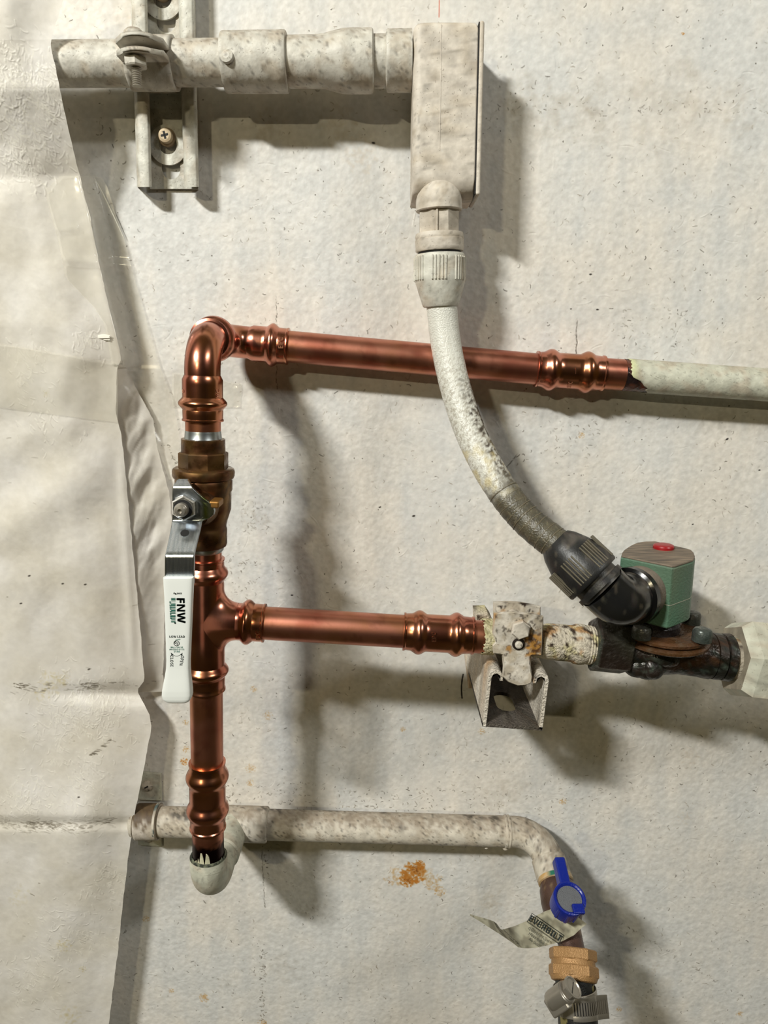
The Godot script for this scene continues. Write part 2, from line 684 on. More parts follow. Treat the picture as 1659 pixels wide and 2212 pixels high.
func blot(im: Image, x: float, y: float, r: float, c: Color, alpha: float, count: int) -> void:   # a ragged stain
	for i in count:
		var a := rng.randf() * TAU
		var d := r * pow(rng.randf(), 0.7)
		stamp(im, x + cos(a) * d, y + sin(a) * d, r * rng.randf_range(0.08, 0.3), r * rng.randf_range(0.05, 0.2), rng.randf() * PI, c, alpha * rng.randf_range(0.4, 1.0), 0.4)

func noise_image(w: int, h: int, freq: float, octaves: int, seed_: int, cells := false) -> Image:
	var f := FastNoiseLite.new()
	f.noise_type = FastNoiseLite.TYPE_CELLULAR if cells else FastNoiseLite.TYPE_SIMPLEX_SMOOTH
	f.seed = seed_
	f.frequency = freq
	f.fractal_octaves = octaves
	return f.get_seamless_image(w, h)

func wall_px(x: float, y: float) -> Vector2:          # photo point on the wall -> pixel of the wall's texture
	var p := P(x, y, 0)
	return Vector2((p.x + 0.36) * 1536.0 / 0.72, (0.30 - p.y) * 2048.0 / 0.96)

func wall_images() -> Array:
	var a := noise_image(768, 1024, 0.006, 4, 11).get_data()
	var b := noise_image(768, 1024, 0.03, 3, 12).get_data()
	var c := noise_image(768, 1024, 0.16, 3, 13).get_data()
	var s := noise_image(768, 128, 0.05, 3, 14)
	s.resize(768, 1024, Image.INTERPOLATE_CUBIC)
	var sd := s.get_data()
	var out := PackedByteArray()
	out.resize(768 * 1024 * 3)
	for i in 768 * 1024:
		var t := a[i] * 0.6 + b[i] * 0.25 + sd[i] * 0.25 - 140.0      # about -70..70
		var u := (b[i] + sd[i] - 255.0) * 0.05
		var g := (c[i] - 128.0) * 0.08
		var warm := clampf(t, -50.0, 50.0)
		out[i * 3] = int(clampf(211.0 + warm * 0.03 + u + g, 0, 255))
		out[i * 3 + 1] = int(clampf(208.0 - warm * 0.02 + u + g, 0, 255))
		out[i * 3 + 2] = int(clampf(202.0 - warm * 0.08 + u + g, 0, 255))
	var im := Image.create_from_data(768, 1024, false, Image.FORMAT_RGB8, out)
	im.resize(1536, 2048, Image.INTERPOLATE_CUBIC)
	var hi := noise_image(1536, 2048, 0.06, 5, 21)
	var dark := Color8(52, 46, 38)
	var grey := Color8(140, 130, 116)
	var rust := Color8(176, 112, 40)
	# fine scuffs, hairs and specks, clustered
	for i in 7000:
		var x := rng.randf() * 1536.0
		var y := rng.randf() * 2048.0
		var dens: float = b[int(y / 2) * 768 + int(x / 2)] / 255.0
		if rng.randf() > dens * 1.4:
			continue
		stroke(im, x, y, rng.randf_range(-0.9, 0.9) + (PI / 2 if rng.randf() < 0.35 else 0.0), rng.randf_range(1.5, 8), rng.randf_range(0.25, 0.7), rng.randf_range(-2.5, 2.5), grey if rng.randf() < 0.65 else dark, rng.randf_range(0.12, 0.55))
	for i in 1300:
		stamp(im, rng.randf() * 1536, rng.randf() * 2048, rng.randf_range(0.6, 1.7), rng.randf_range(0.5, 1.2), rng.randf() * PI, dark, rng.randf_range(0.35, 0.95), 0.5)
	for i in 90:
		blot(im, rng.randf() * 1536, rng.randf() * 2048, rng.randf_range(2, 6), [Color8(176, 150, 108), Color8(190, 172, 140), Color8(160, 140, 120)][i % 3], 0.3, 5)
	for i in 26:
		blot(im, rng.randf() * 1536, rng.randf() * 2048, rng.randf_range(14, 40), [Color8(186, 176, 160), Color8(176, 172, 164), Color8(198, 184, 166)][i % 3], 0.22, 60)
	# relief: trowel drips, pits, ridges
	for i in 900:
		var x := rng.randf() * 1536.0
		var y := rng.randf() * 2048.0
		stroke(hi, x, y, rng.randf_range(-0.7, 0.7) + (PI / 2 if i % 3 == 0 else 0.0), rng.randf_range(4, 26), rng.randf_range(0.6, 1.6), rng.randf_range(-1.2, 1.2), Color(1, 1, 1) if i % 2 else Color(0, 0, 0), rng.randf_range(0.15, 0.5))
	for i in 260:
		stamp(hi, rng.randf() * 1536, rng.randf() * 2048, rng.randf_range(1.5, 4), rng.randf_range(1.5, 3.5), 0, Color(0, 0, 0), 0.7, 0.4)
	# marks with a place of their own
	for d in [[597, 640, 597, 838], [1246, 690, 1245, 765], [565, 1835, 572, 1960], [1118, 980, 1060, 1050]]:
		var p := wall_px(d[0], d[1])
		var q := wall_px(d[2], d[3])
		for k in 40:
			var m := p.lerp(q, k / 40.0) + Vector2(rng.randf_range(-1.2, 1.2), 0)
			stroke(im, m.x, m.y, (q - p).angle(), rng.randf_range(3, 9), 0.35, 0.3, dark, rng.randf_range(0.05, 0.45))
			stamp(hi, m.x, m.y, 3, 1.5, (q - p).angle(), Color(0, 0, 0), 0.6)
	for d in [[1060, 215, 1659, 245, 70, 0.5], [560, 2050, 572, 2212, 75, 0.8], [640, 1700, 1080, 1752, 120, 0.7], [480, 1690, 660, 1735, 60, 0.7], [1330, 1985, 1480, 2080, 26, 0.5], [1480, 2080, 1600, 2150, 22, 0.5], [520, 1080, 580, 1150, 60, 0.35], [1130, 1700, 1330, 1790, 70, 0.45], [1330, 660, 1500, 760, 60, 0.4], [360, 960, 395, 1040, 25, 0.8], [1180, 900, 1290, 1010, 50, 0.4], [480, 1210, 560, 1290, 50, 0.6], [560, 1800, 580, 1900, 20, 0.9], [430, 1690, 500, 1740, 40, 0.8]]:
		for k in d[4]:
			var t := rng.randf()
			var p := wall_px(lerpf(d[0], d[2], t if d[4] < 30 else rng.randf()), lerpf(d[1], d[3], t))
			stroke(im, p.x, p.y, rng.randf_range(-0.9, 1.4), rng.randf_range(1, 7), rng.randf_range(0.25, 0.8), rng.randf_range(-2.5, 2.5), dark.lerp(grey, rng.randf()), d[5] * rng.randf_range(0.25, 1.0))
	for d in [[1150, 222, 60, 0.3], [1270, 235, 70, 0.3], [1450, 232, 80, 0.25], [1590, 235, 50, 0.25], [1115, 245, 30, 0.3], [550, 1115, 34, 0.3], [1100, 1720, 60, 0.2], [420, 1700, 30, 0.3]]:
		var p := wall_px(d[0], d[1])
		blot(im, p.x, p.y, d[2] * 0.8, Color8(160, 150, 134), d[3] * 0.4, 70)
	# rust patch with peeled paint round it
	for d in [[893, 1885, 30, 0.9, 0], [880, 1900, 20, 0.9, 0], [905, 1868, 14, 0.8, 0], [850, 1893, 28, 0.35, 1], [935, 1905, 26, 0.45, 1], [950, 1925, 14, 0.5, 1], [920, 1890, 22, 0.3, 1], [547, 1488, 8, 0.6, 1], [540, 1660, 13, 0.4, 1], [540, 1690, 9, 0.6, 1], [402, 1618, 9, 0.7, 1], [397, 1645, 10, 0.9, 0], [400, 1560, 7, 0.6, 1], [1215, 1730, 9, 0.7, 1], [870, 1575, 7, 0.7, 1], [1040, 1580, 9, 0.5, 1], [1255, 940, 7, 0.6, 1], [440, 2155, 14, 0.7, 1], [370, 2140, 7, 0.6, 1], [566, 2210, 12, 0.7, 1], [1337, 2180, 8, 0.7, 1], [1597, 2190, 9, 0.6, 1], [578, 1545, 12, 0.35, 1], [1475, 72, 3, 0.9, 0], [315, 1985, 9, 0.6, 1]]:
		var p := wall_px(d[0], d[1])
		blot(im, p.x, p.y, d[2] * 0.75, rust if d[4] == 0 else Color8(186, 146, 92), d[3], 140 if d[2] > 12 and d[4] == 0 else 60)
	for d in [[898, 1880, 12, 0.8], [880, 1902, 8, 0.8], [840, 1905, 5, 0.7]]:
		var p := wall_px(d[0], d[1])
		blot(im, p.x, p.y, d[2] * 0.8, Color8(112, 62, 22), d[3], 26)
	for d in [[905, 1902, 12], [925, 1878, 10], [870, 1868, 12]]:
		var p := wall_px(d[0], d[1])
		blot(im, p.x, p.y, d[2], Color8(214, 210, 202), 0.9, 14)
	var mk := wall_px(1000, 1456)
	stroke(im, mk.x, mk.y, PI * 0.56, 46, 1.6, -0.35, Color8(20, 18, 16), 0.95)
	mk = wall_px(948, 0)
	stroke(im, mk.x, mk.y, PI * 0.5, 22, 0.8, 0.0, Color8(196, 84, 60), 0.8)
	for d in [[1496, 1132, 4], [1445, 1258, 3], [1275, 592, 5], [806, 308, 6], [630, 1285, 5], [1570, 948, 6], [1290, 668, 5], [893, 1114, 6], [820, 1095, 5], [480, 2175, 4], [1640, 1015, 4]]:
		var p := wall_px(d[0], d[1])
		stamp(im, p.x, p.y, d[2] * 0.55, d[2] * 0.3, rng.randf_range(-0.6, 0.3), Color8(30, 26, 22), 0.95, 0.5)
	return [im, hi]

func sheet_images() -> Array:                          # waxy film: scuffs, creases, yellow glue and dirt
	var a := noise_image(640, 2048, 0.008, 4, 31).get_data()
	var b := noise_image(640, 2048, 0.06, 4, 32).get_data()
	var out := PackedByteArray()
	out.resize(640 * 2048 * 3)
	for i in 640 * 2048:
		var t := (a[i] - 128.0) * 0.12
		var u := (b[i] - 128.0) * 0.05
		out[i * 3] = int(clampf(220.0 + t * 0.5 + u, 0, 255))
		out[i * 3 + 1] = int(clampf(215.0 + t * 0.6 + u, 0, 255))
		out[i * 3 + 2] = int(clampf(206.0 + t * 0.9 + u, 0, 255))
	var im := Image.create_from_data(640, 2048, false, Image.FORMAT_RGB8, out)
	var hi := noise_image(640, 2048, 0.02, 4, 33)
	var pale := Color8(236, 232, 220)
	# crackled white scuffs in the places that rubbed
	for d in [[90, 220, 80, 320], [60, 330, 70, 240], [200, 1540, 70, 260], [120, 1560, 90, 160], [60, 1720, 60, 130], [180, 1700, 60, 110], [60, 790, 60, 60], [90, 900, 60, 50], [150, 2000, 90, 150], [60, 2120, 60, 80], [230, 1900, 40, 70], [60, 170, 60, 60], [190, 740, 40, 50]]:
		for k in d[3]:
			var p := P(d[0] + rng.randfn(0, d[2] * 0.5), d[1] + rng.randfn(0, d[2] * 0.6), 30)
			var q := Vector2((p.x + 0.36) * 640.0 / 0.3, (0.30 - p.y) * 2048.0 / 0.96)
			stroke(im, q.x, q.y, rng.randf_range(0.3, 2.2), rng.randf_range(3, 12), rng.randf_range(0.4, 1.1), rng.randf_range(-1.5, 1.5), pale, rng.randf_range(0.12, 0.5))
			stroke(hi, q.x, q.y, rng.randf_range(0.3, 2.2), rng.randf_range(3, 14), rng.randf_range(0.6, 1.6), rng.randf_range(-1.5, 1.5), Color.WHITE, 0.35)
	for d in [[105, 1480, 26, 0.35], [85, 1505, 16, 0.35], [130, 1470, 16, 0.3], [140, 2035, 18, 0.35], [178, 2094, 9, 0.5], [45, 1930, 30, 0.15], [150, 2190, 26, 0.25], [100, 850, 8, 0.3]]:
		var p := P(d[0], d[1], 30)
		blot(im, (p.x + 0.36) * 640.0 / 0.3, (0.30 - p.y) * 2048.0 / 0.96, d[2] * 0.8, Color8(196, 176, 110), d[3] * 0.6, 50)
	for d in [[0, 1768, 240, 1782, 120, 0.22], [60, 1770, 130, 1778, 40, 0.3], [0, 1482, 330, 1500, 40, 0.25], [180, 1640, 235, 1600, 18, 0.4], [0, 1762, 240, 1790, 120, 0.15], [20, 1480, 60, 1490, 16, 0.5], [165, 1480, 195, 1500, 20, 0.4], [0, 900, 320, 2200, 40, 0.25]]:
		for k in d[4]:
			var t := rng.randf()
			var p := P(lerpf(d[0], d[2], t), lerpf(d[1], d[3], rng.randf() if d[4] != 18 else t), 30)
			stroke(im, (p.x + 0.36) * 640.0 / 0.3, (0.30 - p.y) * 2048.0 / 0.96, rng.randf_range(-0.3, 0.3), rng.randf_range(2, 12), rng.randf_range(0.5, 1.3), 0.3, Color8(82, 74, 60), d[5] * rng.randf_range(0.3, 1.0))
	for d in [[40, 1306], [177, 1267], [173, 1716], [185, 1452], [128, 1265], [58, 1246]]:
		var p := P(d[0], d[1], 30)
		stamp(im, (p.x + 0.36) * 640.0 / 0.3, (0.30 - p.y) * 2048.0 / 0.96, 3.0, 1.6, -0.3, Color8(48, 42, 36), 0.9)
	return [im, hi]

func speck_images() -> Array:                          # brushed old paint, a tile of 0.12 m
	var a := noise_image(512, 512, 0.02, 4, 41).get_data()
	var out := PackedByteArray()
	out.resize(512 * 512 * 3)
	for i in 512 * 512:
		var t := (a[i] - 128.0) * 0.22
		out[i * 3] = int(clampf(238.0 + t, 0, 255))
		out[i * 3 + 1] = int(clampf(236.0 + t, 0, 255))
		out[i * 3 + 2] = int(clampf(232.0 + t, 0, 255))
	var im := Image.create_from_data(512, 512, false, Image.FORMAT_RGB8, out)
	var hi := noise_image(512, 512, 0.05, 4, 42)
	for i in 480:
		stroke(im, rng.randf() * 512, rng.randf() * 512, rng.randf() * PI, rng.randf_range(2, 7), rng.randf_range(0.4, 0.8), rng.randf_range(-2, 2), Color8(96, 86, 74), rng.randf_range(0.1, 0.5))
	for i in 130:
		stamp(im, rng.randf() * 512, rng.randf() * 512, rng.randf_range(0.7, 1.8), rng.randf_range(0.6, 1.3), rng.randf() * PI, Color8(56, 48, 40), rng.randf_range(0.3, 0.85))
	for i in 60:
		stamp(hi, rng.randf() * 512, rng.randf() * 512, rng.randf_range(2, 6), rng.randf_range(2, 5), 0, Color.WHITE if i % 2 else Color.BLACK, 0.6, 0.2)
	return [im, hi]

func make_materials() -> void:
	nz.seed = 5
	nz.frequency = 0.01
	nz.fractal_octaves = 3
	nf.seed = 9
	nf.frequency = 0.01
	nf.fractal_octaves = 4
	rng.seed = 77
	var w := wall_images()
	var wm := mat("wall_paint", Color.WHITE, 0.62)
	wm.albedo_texture = ImageTexture.create_from_image(w[0])
	wm.heightmap_enabled = true
	wm.heightmap_texture = ImageTexture.create_from_image(w[1])
	wm.heightmap_scale = 0.035
	var sh := sheet_images()
	for k in ["sheet", "sheet_fold"]:
		var sm := mat(k, Color(1, 1, 1, 0.88 if k == "sheet" else 0.7), 0.55)
		sm.albedo_texture = ImageTexture.create_from_image(sh[0]) if k == "sheet" else M["sheet"].albedo_texture
		sm.transparency = BaseMaterial3D.TRANSPARENCY_ALPHA
		sm.cull_mode = BaseMaterial3D.CULL_DISABLED
		sm.heightmap_enabled = true
		sm.heightmap_texture = ImageTexture.create_from_image(sh[1]) if k == "sheet" else M["sheet"].heightmap_texture
		sm.heightmap_scale = 0.045
	var tape := mat("clear_film", Color(0.95, 0.93, 0.86, 0.16), 0.16)
	tape.transparency = BaseMaterial3D.TRANSPARENCY_ALPHA
	tape.cull_mode = BaseMaterial3D.CULL_DISABLED
	var fe := mat("film_glint", Color(0.96, 0.95, 0.9, 0.75), 0.3)
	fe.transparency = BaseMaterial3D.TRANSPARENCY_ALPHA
	mat("flake", Color8(238, 234, 222), 0.6)
	var sp := speck_images()
	var spi := ImageTexture.create_from_image(sp[0])
	var sph := ImageTexture.create_from_image(sp[1])
	var fineh := ImageTexture.create_from_image(noise_image(256, 256, 0.08, 4, 51))
	var smear := ImageTexture.create_from_image(noise_image(256, 256, 0.02, 4, 52))
	for d in [["paint", 0.55, 0.025], ["crust", 0.8, 0.1], ["lumpy", 0.6, 0.014]]:
		var m := mat(d[0], Color.WHITE, d[1], 0.0, true)
		m.albedo_texture = spi
		relief(m, sph, 0.12 if d[0] != "crust" else 0.06, d[2])
	for d in [["copper", 0.24, 1.0], ["copper_tube", 0.36, 1.0], ["brass", 0.45, 0.75], ["bronze", 0.5, 0.25]]:
		var m := mat(d[0], Color.WHITE, d[1] * 1.6, d[2], true)
		relief(m, fineh, 0.06, 0.0012 if d[0] != "bronze" else 0.05)
		if d[2] < 1.0:
			m.roughness_texture = smear
			m.roughness_texture_channel = BaseMaterial3D.TEXTURE_CHANNEL_RED
		else:
			m.roughness = d[1]
	relief(mat("zinc", Color.WHITE, 0.26, 1.0, true), fineh, 0.012, 0.004)
	mat("solder", Color8(172, 178, 180), 0.32, 1.0)
	mat("steel", Color8(176, 170, 160), 0.36, 0.8)
	relief(mat("dull_steel", Color8(170, 164, 152), 0.5, 0.7), fineh, 0.02, 0.03)
	relief(mat("old_zinc", Color8(188, 190, 190), 0.5, 0.15), fineh, 0.03, 0.03)
	mat("grip", Color8(226, 229, 225), 0.32)
	mat("ink", Color8(24, 34, 34), 0.5)
	mat("green_ink", Color8(10, 92, 78), 0.5)
	mat("dark", Color8(14, 13, 12), 0.7)
	var bp := mat("black_plastic", Color.WHITE, 0.42, 0.0, true)
	relief(bp, fineh, 0.03, 0.008)
	relief(mat("rubber", Color8(26, 26, 25), 0.5), fineh, 0.02, 0.02)
	mat("rubber_stripe", Color8(112, 104, 64), 0.5)
	relief(mat("coil_green", Color.WHITE, 0.45, 0.0, true), fineh, 0.04, 0.03)
	relief(mat("hose_jacket", Color.WHITE, 0.4, 0.0, true), fineh, 0.03, 0.04)
	relief(mat("yellow_brass", Color8(164, 126, 82), 0.48, 0.35), fineh, 0.02, 0.04)
	relief(mat("black_gloss", Color.WHITE, 0.18, 0.0, true), fineh, 0.05, 0.002)
	relief(mat("tap_metal", Color.WHITE, 0.35, 0.3, true), fineh, 0.03, 0.02)
	mat("faded_ink", Color8(92, 92, 80), 0.6)
	mat("red", Color8(146, 20, 26), 0.35)
	relief(mat("blue", Color8(16, 34, 128), 0.28), fineh, 0.03, 0.02)
	relief(mat("grey_dust", Color8(98, 100, 104), 0.8), fineh, 0.015, 0.06)
	mat("tag_paper", Color8(168, 164, 142), 0.6).cull_mode = BaseMaterial3D.CULL_DISABLED
	mat("room_wall", Color8(76, 68, 6), 0.9)
	mat("room_floor", Color8(52, 45, 4), 0.85)
	mat("room_ceiling", Color8(76, 68, 8), 0.9)
	mat("fixture", Color8(220, 220, 214), 0.5)
	var gl := mat("glow", Color8(250, 250, 245), 0.4)
	gl.emission_enabled = true
	gl.emission = Color8(255, 252, 240)
	gl.emission_energy_multiplier = 2.0

func lamp(label: String, at: Vector3, size: Vector2, energy: float, color: Color) -> void:
	var toward := (Vector3(0, -0.15, 0) - at).normalized()
	var b := basis_z(toward)
	var t := thing("ceiling_light", label, "light", at)
	var h := MB.new()
	rbox(h, Transform3D(b, at - toward * 0.04), Vector3(size.x + 0.06, size.y + 0.06, 0.06), 0.008, white)
	part("housing", h, M.fixture, t)
	var g := MB.new()
	rbox(g, Transform3D(b, at - toward * 0.005), Vector3(size.x, size.y, 0.012), 0.004, white)
	part("diffuser", g, M.glow, t)
	var rod := MB.new()
	sweep(rod, [at - toward * 0.05, Vector3(at.x, 1.46, at.z - toward.z * 0.05)], [0.006, 0.006], 10, white)
	part("hanger", rod, M.fixture, t)
	var l := AreaLight3D.new()
	l.name = "tube_light"
	l.area_size = size
	l.light_energy = energy
	l.light_color = color
	l.shadow_enabled = true
	l.area_range = 12.0
	l.area_attenuation = 2.0
	t.add_child(l)
	l.basis = basis_z(-toward)
	l.position = toward * 0.012

func col(c: Color) -> Callable:
	return func(_p: Vector3, _n: Vector3) -> Color: return c

# ---------------------------------------------------------------- the place
func _ready() -> void:
	var cam := Camera3D.new()
	cam.name = "camera"
	cam.fov = rad_to_deg(2.0 * atan(H / 2.0 / F))
	cam.near = 0.02
	cam.position = Vector3(0, 0, D0)
	cam.rotation.x = -deg_to_rad(PITCH)
	add_child(cam)
	cam.current = true
	var env := Environment.new()
	env.background_mode = Environment.BG_COLOR
	env.background_color = Color(0, 0, 0)
	env.tonemap_mode = Environment.TONE_MAPPER_LINEAR
	env.tonemap_exposure = 1.0
	env.sdfgi_enabled = true
	env.ssao_enabled = true
	env.ssil_enabled = true
	var we := WorldEnvironment.new()
	we.name = "surroundings"
	we.environment = env
	add_child(we)
	make_materials()
	lamp("long tube light hung to the upper left behind the viewer", Vector3(-1.10, 1.21, 1.52), Vector2(0.29, 0.09), 5.6, Color8(252, 252, 246))
	lamp("long tube light hung to the upper right behind the viewer", Vector3(1.4, 1.2, 1.35), Vector2(0.6, 0.12), 1.35, Color8(252, 252, 246))
	lamp("small tube light hung at the far end of the room", Vector3(-1.36, 1.08, 3.2), Vector2(0.16, 0.06), 1.7, Color8(255, 240, 198))
	room()
	film()
	strut_upper()
	conduit()
	hose()
	copper_upper()
	ball_valve()
	copper_lower()
	low_pipe()
	strut_arm()
	solenoid()
	hose_tap()

func slab(called: String, lo: Vector3, hi: Vector3, m: Material, label := "") -> void:
	var b := MB.new()
	b.uvf = Rect2(-0.36, 0.30, 0.72, 0.96)
	var p := func(x: int, y: int, z: int) -> Vector3: return Vector3(hi.x if x else lo.x, hi.y if y else lo.y, hi.z if z else lo.z)
	b.face([p.call(0, 0, 1), p.call(1, 0, 1), p.call(1, 1, 1), p.call(0, 1, 1)], white)
	b.face([p.call(1, 0, 0), p.call(0, 0, 0), p.call(0, 1, 0), p.call(1, 1, 0)], white)
	b.face([p.call(1, 0, 1), p.call(1, 0, 0), p.call(1, 1, 0), p.call(1, 1, 1)], white)
	b.face([p.call(0, 0, 0), p.call(0, 0, 1), p.call(0, 1, 1), p.call(0, 1, 0)], white)
	b.face([p.call(0, 1, 1), p.call(1, 1, 1), p.call(1, 1, 0), p.call(0, 1, 0)], white)
	b.face([p.call(0, 0, 0), p.call(1, 0, 0), p.call(1, 0, 1), p.call(0, 0, 1)], white)
	struct(called, b, m, label)

func room() -> void:
	slab("wall_back", Vector3(-2.3, -1.4, -0.1), Vector3(2.3, 1.5, 0), M.wall_paint, "rough white painted wall with specks and rust marks")
	slab("wall_front", Vector3(-2.3, -1.4, 4.2), Vector3(2.3, 1.5, 4.3), M.room_wall)
	slab("wall_left", Vector3(-2.3, -1.4, 0), Vector3(-2.2, 1.5, 4.2), M.room_wall)
	slab("wall_right", Vector3(2.2, -1.4, 0), Vector3(2.3, 1.5, 4.2), M.room_wall)
	slab("floor", Vector3(-2.3, -1.5, -0.1), Vector3(2.3, -1.4, 4.3), M.room_floor)
	slab("ceiling", Vector3(-2.3, 1.5, -0.1), Vector3(2.3, 1.6, 4.3), M.room_ceiling)

# ---------------------------------------------------------------- plastic film and tape on the left
func along(list: Array, y: float) -> float:            # piecewise linear x at height y, list of [y, x]
	if y <= list[0][0]:
		return list[0][1]
	for i in range(1, list.size()):
		if y <= list[i][0]:
			return remap(y, list[i - 1][0], list[i][0], list[i - 1][1], list[i][1])
	return list[-1][1]

var edge_line := [[-80, 142], [0, 136], [92, 109], [115, 113], [135, 118], [185, 128], [290, 150], [380, 172], [470, 195], [560, 212], [650, 232], [730, 252], [775, 262], [800, 252], [890, 250], [940, 262], [1010, 270], [1220, 290], [1380, 305], [1470, 312], [1492, 296], [1510, 305], [1545, 324], [1570, 327], [1610, 320], [1700, 303], [1760, 290], [1850, 277], [2050, 255], [2212, 235], [2300, 228]]

func sheet_z(x: float, y: float) -> float:
	var e := along(edge_line, y)
	var inn := clampf((e - x) / 130.0, 0.0, 1.0)
	var z := lerpf(along([[0, 50], [190, 48], [380, 26], [700, 26], [900, 20], [1300, 17], [1480, 18], [1700, 27], [2212, 26]], y), along([[0, 58], [190, 54], [380, 34], [700, 34], [900, 28], [1200, 25], [1500, 25], [1760, 36], [2212, 31]], y), smoothstep(0.0, 1.0, inn))
	z += 3.0 * nz.get_noise_2d(x * 0.35, y * 0.2) * (0.4 + inn)
	# slack folds running down from the upper right
	var t := (x * 0.62 + y) / 92.0
	z += 1.7 * sin(t * TAU * 0.5) * smoothstep(880, 960, y) * (1.0 - smoothstep(1120, 1300, y)) * (1.0 - smoothstep(150, 300, x))
	z += 1.0 * sin((x * 0.9 - y * 0.5) / 44.0) * (1.0 - smoothstep(300, 520, y))
	z -= 5.0 * exp(-pow((y - 1492.0 - 0.03 * x) / 16.0, 2.0)) * smoothstep(60, 260, x)
	z -= 3.0 * exp(-pow((y - 1779.0) / 9.0, 2.0))
	z += 1.4 * exp(-pow((x - 262.0 - (y - 1000.0) * 0.06) / 9.0, 2.0)) * smoothstep(960, 1050, y) * (1.0 - smoothstep(1380, 1460, y))
	return z

